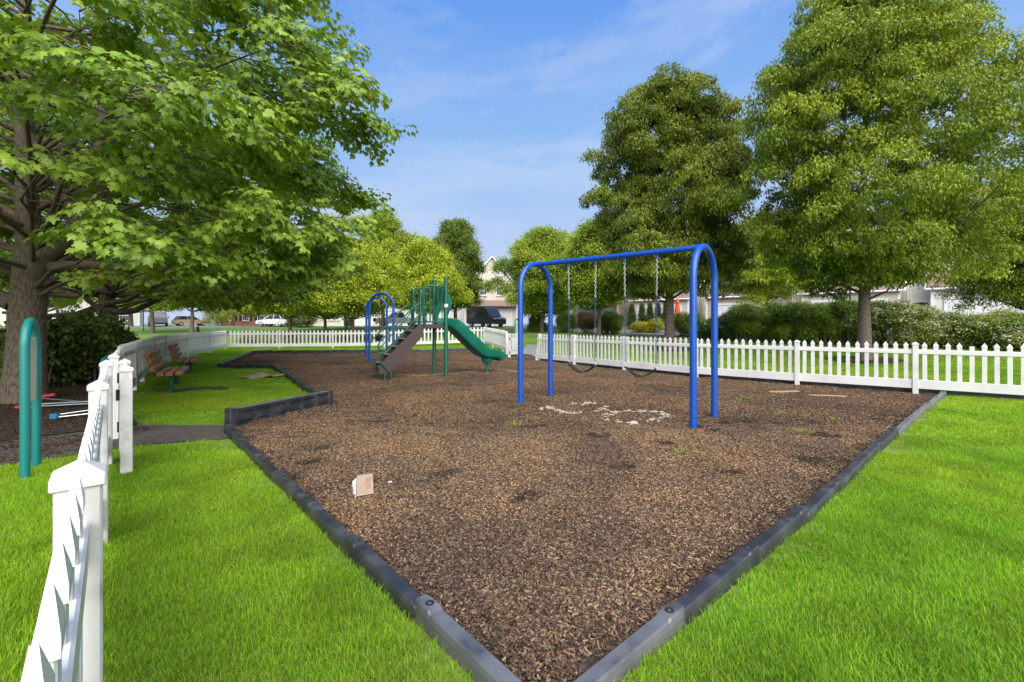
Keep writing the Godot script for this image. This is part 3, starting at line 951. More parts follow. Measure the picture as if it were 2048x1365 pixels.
func edging(label: String, pts: Array, hi: float, mats: Array, each := 0.93, slots := false) -> void:
	var p0 := P(pts[0].x, pts[0].y)
	var t := thing("playground_edging", label, "edging", p0, 0.0, "black plastic edging of the play area")
	var ring := MB.new()
	ring.lathe([Vector2(0.025, -0.01), Vector2(0.0235, 0.0025), Vector2(0.021, 0.002), Vector2(0.0, 0.0012)], 18)
	var rm := ring.mesh(M.rubber)
	var cap := MB.new()
	cap.lathe([Vector2(0.011, -0.004), Vector2(0.010, 0.003), Vector2(0.008, 0.005), Vector2(0.0, 0.0065)], 12)
	var cm := cap.mesh(M.grey_plastic)
	var cnt := 0
	for i in pts.size() - 1:
		var a := Vector2(pts[i].x, pts[i].y)
		var e := Vector2(pts[i + 1].x, pts[i + 1].y)
		var n := maxi(1, roundi(a.distance_to(e) / each))
		for k in n:
			var u := a.lerp(e, float(k) / n)
			var w := a.lerp(e, float(k + 1) / n)
			var j := rng.randf_range(-0.012, 0.012)
			var q := P(u.x, u.y) - p0
			var r := P(w.x, w.y) - p0
			var dir := (r - q).normalized()
			var side := dir.cross(Vector3.UP).normalized()
			var l := (r - q).length() + 0.05
			var up := side.cross(dir)
			var mt: Material = mats[mini(cnt, mats.size() - 1)]
			var o := part("timber", timber_mesh(l, mt, hi), t, Transform3D(Basis(dir, up, side), q + side * j + Vector3.UP * rng.randf_range(-0.012, 0.012)))
			var pin := part("stake_hole", rm, o, Transform3D(Basis(), Vector3(l - 0.095, hi + 0.011, 0)))
			pin.set_meta("label", "stake hole in the overlapping timber end")
			part("stake", cm, o, Transform3D(Basis(), Vector3(l - 0.095, hi + 0.008, 0)))
			if slots:
				for s in 4:
					var b := MB.new()
					var x0 := 0.08 + s * (l - 0.2) / 4.0
					var x1 := x0 + (l - 0.2) / 4.0 - 0.06
					var ym := hi * 0.42
					var path := []
					for v in 17:
						var an := TAU * v / 16.0
						path.append(Vector3((x1 - 0.03 if cos(an) > 0 else x0 + 0.03) + cos(an) * 0.03, ym + sin(an) * 0.028, 0.049))
					b.tube(path, 0.008, 5, false)
					part("slot_rim", b.mesh(mt), o)
			cnt += 1

func step_wall(label: String, a: Vector2, e: Vector2) -> void:
	# two rows of edging seen from the hollow side, with real slots
	var p0 := P(a.x, a.y)
	var q := P(e.x, e.y) - p0
	var l := q.length()
	var dir := q / l
	var t := thing("step_wall", label, "edging", p0, atan2(-dir.z, dir.x))
	for row in 2:
		var y0 := -0.03 + row * 0.145
		for k in 2:
			var c := CSGCombiner3D.new()
			c.name = "timber"
			t.add_child(c, true)
			var x0 := 0.0 if k == 0 else l * 0.5 + 0.002
			var x1 := l * 0.5 - 0.002 if k == 0 else l
			var body := CSGBox3D.new()
			body.size = Vector3(x1 - x0, 0.143, 0.10)
			body.position = Vector3((x0 + x1) / 2, y0 + 0.0715, -0.05 + row * 0.006)
			body.material = M.black_plastic
			body.name = "body"
			c.add_child(body)
			for s in 3:
				var cx := x0 + (s + 0.5) * (x1 - x0) / 3.0
				var hw := (x1 - x0) / 6.0 - 0.062
				for part_i in 3:
					var cut: CSGPrimitive3D
					if part_i == 0:
						var bx := CSGBox3D.new()
						bx.size = Vector3(hw * 2, 0.066, 0.06)
						bx.position = Vector3(cx, y0 + 0.078, 0.0)
						cut = bx
					else:
						var cy := CSGCylinder3D.new()
						cy.radius = 0.033
						cy.height = 0.06
						cy.sides = 14
						cy.rotation.x = PI / 2
						cy.position = Vector3(cx + (hw if part_i == 1 else -hw), y0 + 0.078, 0.0)
						cut = cy
					cut.operation = CSGShape3D.OPERATION_SUBTRACTION
					cut.material = M.black_plastic
					cut.name = "slot"
					c.add_child(cut, true)
	for k in 2:
		var b := MB.new()
		b.box(Vector3(-0.05, -0.1, -0.11), Vector3(0.05, 0.285, 0.02), 0.012)
		part("end_block", b.mesh(M.black_plastic), t, Transform3D(Basis(), Vector3(l * k + (0.052 if k else -0.052), 0, 0)))
	var cb := MB.new()
	cb.box(Vector3(-0.002, 0.262, -0.104), Vector3(l + 0.002, 0.276, 0.012), 0.006)
	part("top_lip", cb.mesh(M.grey_plastic), t)

# ------------------------------------------------------------------ play equipment
func arch_path(a: Vector3, b: Vector3, h: float) -> Array:
	var r := a.distance_to(b) / 2
	var m := (a + b) / 2
	var u := (b - a).normalized()
	var p := [a + Vector3.DOWN * 0.15, a + Vector3.UP * (h - r) * 0.5]
	for i in 17:
		var w := PI * i / 16.0
		p.append(m + Vector3.UP * (h - r) - u * cos(w) * r + Vector3.UP * sin(w) * r)
	p.append(b + Vector3.UP * (h - r) * 0.5)
	p.append(b + Vector3.DOWN * 0.15)
	return p

func chain(from: Vector3, to: Vector3, parent: Node, called: String, m: Material) -> void:
	var b := MB.new()
	var l := from.distance_to(to)
	var n := int(l / 0.042)
	var dir := (to - from) / l
	var bs := Basis(Quaternion(Vector3.UP, dir))
	for i in n:
		var c := from + dir * (i + 0.5) * l / n
		var s := Vector3.RIGHT if i % 2 else Vector3.BACK
		var p := []
		for k in 9:
			var w := TAU * k / 8.0
			p.append(c + bs * (Vector3.UP * sin(w) * 0.027 + s * cos(w) * 0.013))
		b.tube(p, 0.0042, 5, false)
	part(called, b.mesh(m), parent)

func swing_frame(label: String, f0: Vector2, f1: Vector2, g0: Vector2, g1: Vector2, h: float) -> Array:
	var base := P((f0.x + g1.x) / 2, (f0.y + g1.y) / 2)
	var t := thing("swing_frame", label, "swing set", base)
	var pts := []
	for q in [f0, f1, g0, g1]: pts.append(P(q.x, q.y) - base)
	for k in 2:
		var b := MB.new()
		b.tube(arch_path(pts[k * 2], pts[k * 2 + 1], h - 0.05), 0.05, 18)
		part("arch_leg", b.mesh(M.blue), t)
	var m0: Vector3 = (pts[0] + pts[1]) / 2 + Vector3.UP * (h - 0.055)
	var m1: Vector3 = (pts[2] + pts[3]) / 2 + Vector3.UP * (h - 0.055)
	var bb := MB.new()
	bb.tube([m0, m1], 0.044, 18)
	part("top_beam", bb.mesh(M.blue), t)
	for k in 2:
		var b := MB.new()
		var m: Vector3 = m0 if k == 0 else m1
		var u := (m1 - m0).normalized() * (1 if k == 0 else -1)
		b.tube([m + u * 0.045, m + u * 0.15], 0.051, 18)
		part("collar", b.mesh(M.blue), t)
	return [t, m0, m1, base]

func hanger(t: Node, p: Vector3, dir: Vector3) -> void:
	var b := MB.new()
	b.tube([p - dir * 0.028, p + dir * 0.028], 0.052, 16)
	b.box(Vector3(-0.022, -0.115, -0.014), Vector3(0.022, -0.045, 0.014), 0.005, Transform3D(Basis(Vector3.UP, atan2(-dir.z, dir.x)), p))
	part("hanger", b.mesh(M.blue), t)

func belt_swing(label: String, a: Vector3, c: Vector3, seat_y: float, base: Vector3) -> void:
	# a and c: hanger points on the beam, world
	var mid := (a + c) / 2
	var gy := base.y
	var t := thing("belt_swing", label, "swing", Vector3(mid.x, gy, mid.z), 0.0, "swing seats")
	var o := t.position
	var dir := (c - a).normalized()
	var w := a.distance_to(c)
	var sag := 0.14
	var e0 := Vector3(mid.x, gy + seat_y + sag, mid.z) - dir * w * 0.47 - o
	var e1 := Vector3(mid.x, gy + seat_y + sag, mid.z) + dir * w * 0.47 - o
	for k in 2:
		var top_: Vector3 = (a if k == 0 else c) - o + Vector3.DOWN * 0.11
		var bot: Vector3 = (e0 if k == 0 else e1) + Vector3.UP * 0.05
		chain(top_, top_.lerp(bot, 0.34), t, "upper_chain", M.steel)
		chain(top_.lerp(bot, 0.34), bot, t, "coated_chain", M.chain_blue)
		var b := MB.new()
		var s := dir.cross(Vector3.UP)
		var tri := [bot, (e0 if k == 0 else e1) + s * 0.045 + Vector3.DOWN * 0.02, (e0 if k == 0 else e1) - s * 0.045 + Vector3.DOWN * 0.02, bot]
		b.tube(tri, 0.006, 6, false)
		part("seat_link", b.mesh(M.steel), t)
	var b := MB.new()
	var side := dir.cross(Vector3.UP)
	var prev := []
	for i in 15:
		var u := i / 14.0
		var p := e0.lerp(e1, u) + Vector3.DOWN * (sag * sin(PI * u) + 0.02)
		var nrm := (Vector3.UP + dir * cos(PI * u) * 0.7).normalized()
		var hw := 0.07 * (0.7 + 0.3 * sin(PI * u))
		var ring := [p - side * hw + nrm * 0.006, p + side * hw + nrm * 0.006, p + side * hw - nrm * 0.006, p - side * hw - nrm * 0.006]
		if prev:
			for j in 4: b.quad(prev[j], prev[(j + 1) % 4], ring[(j + 1) % 4], ring[j])
		else: b.quad(ring[3], ring[2], ring[1], ring[0])
		prev = ring
	b.quad(prev[0], prev[1], prev[2], prev[3])
	part("belt_seat", b.mesh(M.rubber), t)

func bucket_swing(label: String, a: Vector3, c: Vector3, bot_y: float, base: Vector3) -> void:
	var mid := (a + c) / 2
	var t := thing("bucket_swing", label, "swing", Vector3(mid.x, base.y, mid.z), 0.0, "swing seats")
	var o := t.position
	var dir := (c - a).normalized()
	var side := dir.cross(Vector3.UP)
	var rim_y := bot_y + 0.24
	var w := 0.15
	for k in 2:
		var s := -1.0 if k == 0 else 1.0
		var top_: Vector3 = (a if k == 0 else c) - o + Vector3.DOWN * 0.11
		var joint := Vector3(0, rim_y + 0.24, 0) + dir * s * w
		chain(top_, top_.lerp(joint, 0.3), t, "upper_chain", M.steel)
		chain(top_.lerp(joint, 0.3), joint, t, "coated_chain", M.rubber)
		for g in [-1.0, 1.0]:
			var b := MB.new()
			b.tube([joint, Vector3(0, rim_y, 0) + dir * s * w + side * g * 0.11], 0.007, 6)
			part("seat_link", b.mesh(M.steel), t)
	var b := MB.new()
	# a full bucket: rounded rim, deep shell, two leg holes left open below the front
	var rings := []
	for i in 6:
		var u := i / 5.0
		var ring := []
		for k in 16:
			var w2 := TAU * k / 16.0
			var r := 0.17 * (1.0 - 0.34 * u * u)
			ring.append(Vector3(0, rim_y - u * 0.24, 0) + dir * cos(w2) * r * 1.05 + side * sin(w2) * r * 0.85)
		rings.append(ring)
	for i in 5:
		for k in 16:
			if (i == 2 or i == 3) and (k == 2 or k == 3 or k == 5 or k == 6): continue
			b.quad(rings[i + 1][k], rings[i + 1][(k + 1) % 16], rings[i][(k + 1) % 16], rings[i][k])
	for k in 16: b.tri(Vector3(0, bot_y, 0), rings[5][(k + 1) % 16], rings[5][k])
	part("bucket_seat", b.mesh(M.rubber), t)
	b = MB.new()
	var rp: Array = rings[0].duplicate()
	rp.append(rings[0][0])
	b.tube(rp, 0.018, 8, false)
	part("rim", b.mesh(M.rubber), t)

func slide_tower() -> void:
	# local frame: x along the slide (u), z towards the camera side (-v); origin on the ground below the middle of the slide side of the deck
	var u := Vector3(0.85, 0, -0.53).normalized()
	var base := P(-2.08, 13.13)
	var t := thing("slide_tower", "green play slide with brown steps and railed platform on the mulch", "slide", base, atan2(-u.z, u.x))
	var hw := 0.43
	var dk := 1.5
	var L := 0.62
	for s in [1.0, -1.0]:
		var b := MB.new()
		b.tube([Vector3(0, -0.15, s * hw), Vector3(0, 2.78, s * hw)], 0.057, 16)
		var pst := part("post", b.mesh(M.green), t)
		b = MB.new()
		b.lathe([Vector2(0.059, 2.74), Vector2(0.06, 2.80), Vector2(0.045, 2.83), Vector2(0.0, 2.84)], 16, Transform3D(Basis(), Vector3(0, 0, s * hw)))
		part("post_cap", b.mesh(M.green), pst)
		b = MB.new()
		b.tube([Vector3(0, 1.98, s * hw), Vector3(0, 2.07, s * hw)], 0.0585, 16, false)
		if s > 0:
			var band := part("label_band", b.mesh(M.paper), pst)
			band.set_meta("label", "white sticker band round the post")
	var b := MB.new()
	b.box(Vector3(-L, dk - 0.10, -hw + 0.06), Vector3(-0.02, dk, hw - 0.06), 0.015)
	b.box(Vector3(-L - 0.02, dk - 0.11, hw - 0.058), Vector3(-0.06, dk + 0.002, hw - 0.02), 0.01)
	b.box(Vector3(-L - 0.02, dk - 0.11, -hw + 0.02), Vector3(-0.06, dk + 0.002, -hw + 0.058), 0.01)
	part("deck", b.mesh(M.brown), t)
	# side barriers with bars
	for s in [1.0, -1.0]:
		var z: float = s * hw
		b = MB.new()
		var x0 := -L - 0.03
		b.tube([Vector3(-0.05, 2.56, z), Vector3(x0 + 0.12, 2.56, z), Vector3(x0 + 0.05, 2.54, z), Vector3(x0, 2.46, z), Vector3(x0, 1.68, z), Vector3(x0 + 0.04, 1.60, z), Vector3(x0 + 0.12, 1.57, z), Vector3(-0.05, 1.57, z)], 0.02, 10)
		var br := part("barrier", b.mesh(M.green), t)
		for k in 4:
			b = MB.new()
			var x := -0.12 - k * (L - 0.14) / 4.0
			b.tube([Vector3(x, 1.57, z), Vector3(x, 2.56, z)], 0.013, 8)
			part("bar", b.mesh(M.green), br)
		# tall entry loop at the head of the steps
		b = MB.new()
		var xe := -L - 0.10
		var zz: float = s * (hw - 0.075)
		b.tube([Vector3(xe, 1.42, zz), Vector3(xe, 2.36, zz), Vector3(xe, 2.44, zz - s * 0.03), Vector3(xe, 2.46, zz - s * 0.08), Vector3(xe, 2.44, zz - s * 0.13), Vector3(xe, 2.36, zz - s * 0.15), Vector3(xe, 1.62, zz - s * 0.15), Vector3(xe, 1.50, zz - s * 0.08), Vector3(xe, 1.42, zz)], 0.026, 10)
		part("entry_loop", b.mesh(M.green), t)
	# steps: two stringers and treads
	var sx0 := -L - 0.02
	var sx1 := -1.78
	var sy1 := 0.30
	for s in [1.0, -1.0]:
		b = MB.new()
		var z: float = s * (hw - 0.09)
		var poly := PackedVector2Array([Vector2(sx0, dk - 0.01), Vector2(sx0, dk - 0.30), Vector2(sx1 + 0.20, sy1 - 0.10), Vector2(sx1 - 0.06, sy1 - 0.10), Vector2(sx1 - 0.10, sy1 + 0.10), Vector2(sx0 - 0.12, dk - 0.01)])
		b.prism(poly, z - 0.022, z + 0.022)
		part("stringer", b.mesh(M.brown), t)
		b = MB.new()
		b.tube([Vector3(sx1 + 0.08, sy1 - 0.05, z), Vector3(sx1 + 0.08, -0.15, z)], 0.02, 8)
		part("stair_leg", b.mesh(M.green), t)
	for k in 5:
		var f := (k + 0.8) / 5.6
		var x := lerpf(sx0, sx1, f)
		var y := lerpf(dk, sy1, f)
		b = MB.new()
		b.box(Vector3(x - 0.13, y - 0.05, -hw + 0.113), Vector3(x + 0.12, y, hw - 0.113), 0.01)
		var tr := part("tread", b.mesh(M.brown), t)
		b = MB.new()
		b.box(Vector3(x - 0.136, y - 0.012, -hw + 0.115), Vector3(x - 0.08, y + 0.004, hw - 0.115), 0.004)
		part("nosing", b.mesh(M.tread_edge), tr)
	# hand rails: upper and lower tube on each side
	for s in [1.0, -1.0]:
		var z: float = s * (hw - 0.02)
		b = MB.new()
		b.tube([Vector3(-L - 0.1, 2.05, z), Vector3(-L - 0.20, 2.04, z), Vector3(-L - 0.30, 1.98, z), Vector3(-1.78, 1.12, z), Vector3(-1.86, 1.03, z), Vector3(-1.89, 0.94, z), Vector3(-1.89, 0.66, z), Vector3(-1.87, 0.58, z), Vector3(-1.82, 0.50, z), Vector3(-1.58, 0.25, z), Vector3(-1.55, 0.16, z), Vector3(-1.55, -0.12, z)], 0.021, 10)
		var hr := part("hand_rail", b.mesh(M.green), t)
		b = MB.new()
		b.tube([Vector3(-L - 0.1, 1.86, z), Vector3(-L - 0.18, 1.74, z), Vector3(-1.66, 0.79, z), Vector3(-1.72, 0.76, z), Vector3(-1.89, 0.76, z)], 0.017, 8)
		part("lower_rail", b.mesh(M.green), hr)
	# hood over the slide mouth
	b = MB.new()
	var outl := PackedVector2Array([Vector2(-0.40, 1.52), Vector2(-0.40, 2.25), Vector2(-0.34, 2.42), Vector2(-0.2, 2.52), Vector2(0.2, 2.52), Vector2(0.34, 2.42), Vector2(0.40, 2.25), Vector2(0.40, 1.52), Vector2(0.30, 1.52), Vector2(0.29, 2.05), Vector2(0.20, 2.18), Vector2(-0.20, 2.18), Vector2(-0.29, 2.05), Vector2(-0.30, 1.52)])
	var hb := Transform3D(Basis(Vector3(0, 0, -1), Vector3.UP, Vector3.RIGHT), Vector3.ZERO)
	b.prism(outl, -0.02, 0.06, hb)
	# bulged cheeks of the hood
	for s in [1.0, -1.0]:
		var rows := []
		for i in 9:
			var y := 1.72 + i * 0.085
			var bul := 0.17 * sin(PI * i / 8.0) * (0.6 + 0.4 * i / 8.0)
			rows.append([Vector3(0.05, y, s * 0.41), Vector3(0.07 + bul, y, s * 0.37), Vector3(0.07 + bul * 0.9, y, s * 0.31), Vector3(0.05, y, s * 0.285)])
		for i in 8:
			for j in 3:
				if s > 0: b.quad(rows[i][j], rows[i][j + 1], rows[i + 1][j + 1], rows[i + 1][j])
				else: b.quad(rows[i + 1][j], rows[i + 1][j + 1], rows[i][j + 1], rows[i][j])
	part("slide_hood", b.mesh(M.green_plastic), t)
	# chute
	var sp := [[0.0, 1.47, 0.20], [0.16, 1.465, 0.22], [0.30, 1.42, 0.26], [0.44, 1.31, 0.27], [0.73, 1.045, 0.27], [1.03, 0.785, 0.27], [1.25, 0.61, 0.26], [1.42, 0.535, 0.245], [1.60, 0.51, 0.235], [1.80, 0.50, 0.22], [1.88, 0.47, 0.20], [1.92, 0.40, 0.16]]
	b = MB.new()
	var rows2 := []
	for i in sp.size():
		var x: float = sp[i][0]
		var y: float = sp[i][1]
		var hh: float = sp[i][2]
		var i0 := maxi(0, i - 1)
		var i1 := mini(sp.size() - 1, i + 1)
		var tg := Vector2(sp[i1][0] - sp[i0][0], sp[i1][1] - sp[i0][1]).normalized()
		var nv := Vector3(-tg.y, tg.x, 0)
		var c := Vector3(x, y, 0)
		var prof := [[-0.30, 0.02], [-0.345, hh - 0.03], [-0.335, hh], [-0.29, hh], [-0.265, hh - 0.04], [-0.21, 0.04], [-0.14, 0.0], [0.14, 0.0], [0.21, 0.04], [0.265, hh - 0.04], [0.29, hh], [0.335, hh], [0.345, hh - 0.03], [0.30, 0.02], [0.24, -0.05], [-0.24, -0.05]]
		var row := []
		for p in prof: row.append(c + nv * p[1] + Vector3(0, 0, p[0]))
		rows2.append(row)
	var np: int = rows2[0].size()
	var nr := []
	for i in rows2.size():
		var rn := []
		for j in np:
			var a0: Vector3 = rows2[mini(i + 1, rows2.size() - 1)][j] - rows2[maxi(i - 1, 0)][j]
			var b0: Vector3 = rows2[i][(j + 1) % np] - rows2[i][(j - 1 + np) % np]
			rn.append(b0.cross(a0).normalized() * -1.0)
		nr.append(rn)
	for i in rows2.size() - 1:
		for j in np:
			var k := (j + 1) % np
			b.quadn(rows2[i][j], rows2[i][k], rows2[i + 1][k], rows2[i + 1][j], -nr[i][j], -nr[i][k], -nr[i + 1][k], -nr[i + 1][j])
	part("chute", b.mesh(M.green_plastic), t)
	b = MB.new()
	b.lathe([Vector2(0.0, 0.30), Vector2(0.09, 0.30), Vector2(0.13, 0.33), Vector2(0.17, 0.42), Vector2(0.18, 0.50)], 16, Transform3D(Basis().scaled(Vector3(1.0, 1, 1.2)), Vector3(1.55, 0, 0)))
	part("foot_block", b.mesh(M.green_plastic), t)
	b = MB.new()
	b.tube([Vector3(1.55, -0.15, 0), Vector3(1.55, 0.31, 0)], 0.042, 14)
	part("slide_leg", b.mesh(M.green), t)

func bench(label: String, near: Vector2, axis: Vector2) -> void:
	# near end of the seat's middle; axis points along the slats; faces +normal
	var mid := near + axis * 0.9
	var base := P(mid.x, mid.y)
	var a3 := Vector3(axis.x, 0, -axis.y).normalized()
	var t := thing("park_bench", label, "bench", base, 0.0, "benches facing the play area")
	var f := Vector3.UP.cross(a3) * -1.0
	if f.x < 0: f = -f
	t.transform.basis = Basis(f, Vector3.UP, f.cross(Vector3.UP))
	# local x: forward, z: along
	var b := MB.new()
	b.box(Vector3(-0.065, -0.042, -0.9), Vector3(0.065, 0.042, 0.9), 0.012)
	var slat := b.mesh(M.bench_wood)
	b = MB.new()
	for s in [-1.0, 1.0]: b.box(Vector3(-0.056, -0.034, s * 0.9005 - 0.002), Vector3(0.056, 0.034, s * 0.9005 + 0.002), 0.001)
	var ends := b.mesh(M.bench_end)
	var n := 0
	for k in 3:
		var o := part("seat_slat", slat, t, Transform3D(Basis(), Vector3(-0.165 + k * 0.165, 0.40 + 0.008 * absf(k - 1), 0)))
		part("slat_end", ends, o)
	for k in 3:
		var ang := 1.25
		var o := part("back_slat", slat, t, Transform3D(Basis(Vector3.BACK, ang), Vector3(-0.30 - k * 0.05, 0.53 + k * 0.15, 0)))
		part("slat_end", ends, o)
	for z in [-0.62, 0.0, 0.62]:
		b = MB.new()
		b.tube([Vector3(0.22, 0.345, z), Vector3(-0.14, 0.335, z), Vector3(-0.26, 0.37, z), Vector3(-0.325, 0.44, z), Vector3(-0.355, 0.53, z), Vector3(-0.455, 0.84, z)], 0.016, 8)
		part("bracket", b.mesh(M.green), t)
	for z in [-0.55, 0.55]:
		b = MB.new()
		b.tube([Vector3(0, -0.15, z), Vector3(0, 0.33, z)], 0.045, 12)
		part("leg", b.mesh(M.green), t)

func sign_arch(label: String, a: Vector2, c: Vector2, h: float) -> void:
	var base := P((a.x + c.x) / 2, (a.y + c.y) / 2)
	var t := thing("sign_arch", label, "sign", base, 0.0, "green arch signs")
	var p := P(a.x, a.y) - base
	var q := P(c.x, c.y) - base
	var b := MB.new()
	b.tube(arch_path(p, q, h - 0.037), 0.037, 18)
	part("arch_tube", b.mesh(M.teal), t)
	var dir := (q - p).normalized()
	var yaw := atan2(-dir.z, dir.x)
	b = MB.new()
	var hw := p.distance_to(q) / 2 - 0.06
	b.box(Vector3(-hw, h * 0.46, -0.012), Vector3(hw, h - 0.20, 0.012), 0.01)
	part("sign_panel", b.mesh(M.sign_panel), t, Transform3D(Basis(Vector3.UP, yaw), Vector3.ZERO))
	for s in [-1.0, 1.0]:
		for y in [h * 0.53, h - 0.32]:
			b = MB.new()
			b.tube([Vector3(s * (hw - 0.01), y, -0.02), Vector3(s * (hw + 0.03), y, -0.02)], 0.012, 8)
			part("bolt", b.mesh(M.steel), t, Transform3D(Basis(Vector3.UP, yaw), Vector3.ZERO))

# ------------------------------------------------------------------ vehicles
func wheel(t: Node, x: float, z: float, r: float) -> void:
	var b := MB.new()
	var o := Transform3D(Basis(Vector3.RIGHT, PI / 2), Vector3(x, r, z))
	b.lathe([Vector2(r * 0.62, -0.11), Vector2(r * 0.95, -0.11), Vector2(r, -0.08), Vector2(r, 0.08), Vector2(r * 0.95, 0.11), Vector2(r * 0.62, 0.11)], 18, o)
	var w := part("wheel", b.mesh(M.tyre), t)
	b = MB.new()
	b.lathe([Vector2(0, -0.09), Vector2(r * 0.2, -0.10), Vector2(r * 0.55, -0.085), Vector2(r * 0.63, -0.10), Vector2(r * 0.63, 0.10), Vector2(r * 0.55, 0.085), Vector2(r * 0.2, 0.10), Vector2(0, 0.09)], 18, o)
	part("rim", b.mesh(M.rim), w)

func vehicle(called: String, label: String, category: String, x: float, d: float, yaw: float, body: PackedVector2Array, cabin: Array, w: float, wheels: Array, wr: float, paint: Material, opt := {}) -> void:
	# local x: forward; body: side outline; cabin: [outline low/high points x0,x1 bottom, x0,x1 top, y0, y1]
	var t := thing(called, label, category, P(x, d), yaw, "parked vehicles")
	var b := MB.new()
	var inset := 0.07
	# lower body with rounded shoulders: three prisms of growing inset
	b.prism(body, -w / 2 + inset, w / 2 - inset)
	var sm := PackedVector2Array()
	var c := Vector2.ZERO
	for p in body: c += p / body.size()
	for p in body: sm.append(c + (p - c) * Vector2(0.985, 0.93))
	b.prism(sm, -w / 2, -w / 2 + inset + 0.001)
	b.prism(sm, w / 2 - inset - 0.001, w / 2)
	part("body", b.mesh(paint), t)
	if cabin:
		var q := cabin
		b = MB.new()
		var zi := w / 2 - 0.08
		var zt := w / 2 - 0.22
		var lo := [Vector3(q[0], q[4], zi), Vector3(q[1], q[4], zi), Vector3(q[1], q[4], -zi), Vector3(q[0], q[4], -zi)]
		var hi := [Vector3(q[2], q[5], zt), Vector3(q[3], q[5], zt), Vector3(q[3], q[5], -zt), Vector3(q[2], q[5], -zt)]
		for i in 4: b.quad(lo[i], lo[(i + 1) % 4], hi[(i + 1) % 4], hi[i])
		part("windows", b.mesh(M.car_glass), t)
		b = MB.new()
		b.box(Vector3(q[2] - 0.04, q[5], -zt - 0.02), Vector3(q[3] + 0.04, q[5] + 0.05, zt + 0.02), 0.03)
		for f in [0.0, 0.5, 1.0]:
			for s in [-1.0, 1.0]:
				b.tube([Vector3(lerpf(q[0], q[1], f), q[4], s * (zi + 0.005)), Vector3(lerpf(q[2], q[3], f), q[5] + 0.02, s * (zt + 0.005))], 0.045, 6)
		part("roof", b.mesh(paint), t)
	for wx in wheels:
		for s in [-1.0, 1.0]: wheel(t, wx, s * (w / 2 - 0.11), wr)
	for e in opt.get("windows", []):
		# [x0, y0, x1, y1] on both sides
		for s in [-1.0, 1.0]:
			b = MB.new()
			b.box(Vector3(e[0], e[1], s * w / 2 - 0.012), Vector3(e[2], e[3], s * w / 2 + 0.012), 0.004)
			part("side_window", b.mesh(M.car_glass), t)
	var fx: float = opt.get("front", body[0].x)
	for s in [-1.0, 1.0]:
		b = MB.new()
		b.box(Vector3(fx - 0.16, opt.get("lamp_y", 0.68), s * (w / 2 - 0.22) - 0.16), Vector3(fx + 0.03, opt.get("lamp_y", 0.68) + 0.2, s * (w / 2 - 0.22) + 0.14), 0.03)
		part("headlight", b.mesh(M.lamp_glass), t)
		b = MB.new()
		b.box(Vector3(opt.get("mirror_x", fx - 1.4) - 0.06, opt.get("mirror_y", 1.0), s * (w / 2 + 0.10) - 0.07), Vector3(opt.get("mirror_x", fx - 1.4) + 0.04, opt.get("mirror_y", 1.0) + 0.2, s * (w / 2 + 0.10) + 0.07), 0.03)
		part("mirror", b.mesh(paint), t)
	b = MB.new()
	b.box(Vector3(fx - 0.05, opt.get("lamp_y", 0.68) - 0.02, -w / 2 + 0.5), Vector3(fx + 0.035, opt.get("lamp_y", 0.68) + 0.22, w / 2 - 0.5), 0.02)
	part("grille", b.mesh(M.rim), t)
	b = MB.new()
	b.box(Vector3(fx - 0.1, 0.32, -w / 2 + 0.06), Vector3(fx + 0.06, 0.52, w / 2 - 0.06), 0.04)
	part("bumper", b.mesh(opt.get("bumper", paint)), t)
	if opt.has("screen"):
		var e: Array = opt.screen
		b = MB.new()
		var zi := w / 2 - 0.14
		b.quad(Vector3(e[0], e[1], zi), Vector3(e[0], e[1], -zi), Vector3(e[2], e[3], -zi + 0.08), Vector3(e[2], e[3], zi - 0.08))
		b.quad(Vector3(e[0] - 0.05, e[1], -zi), Vector3(e[0] - 0.05, e[1], zi), Vector3(e[2] - 0.05, e[3], zi - 0.08), Vector3(e[2] - 0.05, e[3], -zi + 0.08))
		part("windscreen", b.mesh(M.car_glass), t)

# ------------------------------------------------------------------ houses
func siding_panel(b: MB, w: float, y0: float, y1: float, z: float, t: Transform3D, step := 0.16) -> void:
	# lapped boards on a wall that faces local +z
	var n := maxi(1, int((y1 - y0) / step))
	for i in n:
		var a := y0 + (y1 - y0) * i / n
		var c := y0 + (y1 - y0) * (i + 1) / n
		b.quad(t * Vector3(-w / 2, a, z + 0.02), t * Vector3(w / 2, a, z + 0.02), t * Vector3(w / 2, c, z), t * Vector3(-w / 2, c, z))
		b.quad(t * Vector3(-w / 2, a, z), t * Vector3(w / 2, a, z), t * Vector3(w / 2, a, z + 0.02), t * Vector3(-w / 2, a, z + 0.02))

func block(t: Node3D, w: float, dep: float, y0: float, y1: float, at: Vector3, m: Material, called := "wall") -> void:
	# box of four lapped walls; at = middle of the front face on the ground line
	var b := MB.new()
	var c := at + Vector3(0, 0, -dep / 2)
	for k in 4:
		var ww := w if k % 2 == 0 else dep
		var dd := dep if k % 2 == 0 else w
		siding_panel(b, ww, y0, y1, dd / 2, Transform3D(Basis(Vector3.UP, k * PI / 2), c))
	b.box(c + Vector3(-w / 2 + 0.02, y0 - 1.0, -dep / 2 + 0.02), c + Vector3(w / 2 - 0.02, y1, dep / 2 - 0.02))
	part(called, b.mesh(m), t)
	for sx in [-1.0, 1.0]:
		b = MB.new()
		b.box(at + Vector3(sx * (w / 2 - 0.05) - 0.08, y0, -0.05), at + Vector3(sx * (w / 2 - 0.05) + 0.08, y1, 0.05), 0.01)
		part("corner_board", b.mesh(M.trim), t)

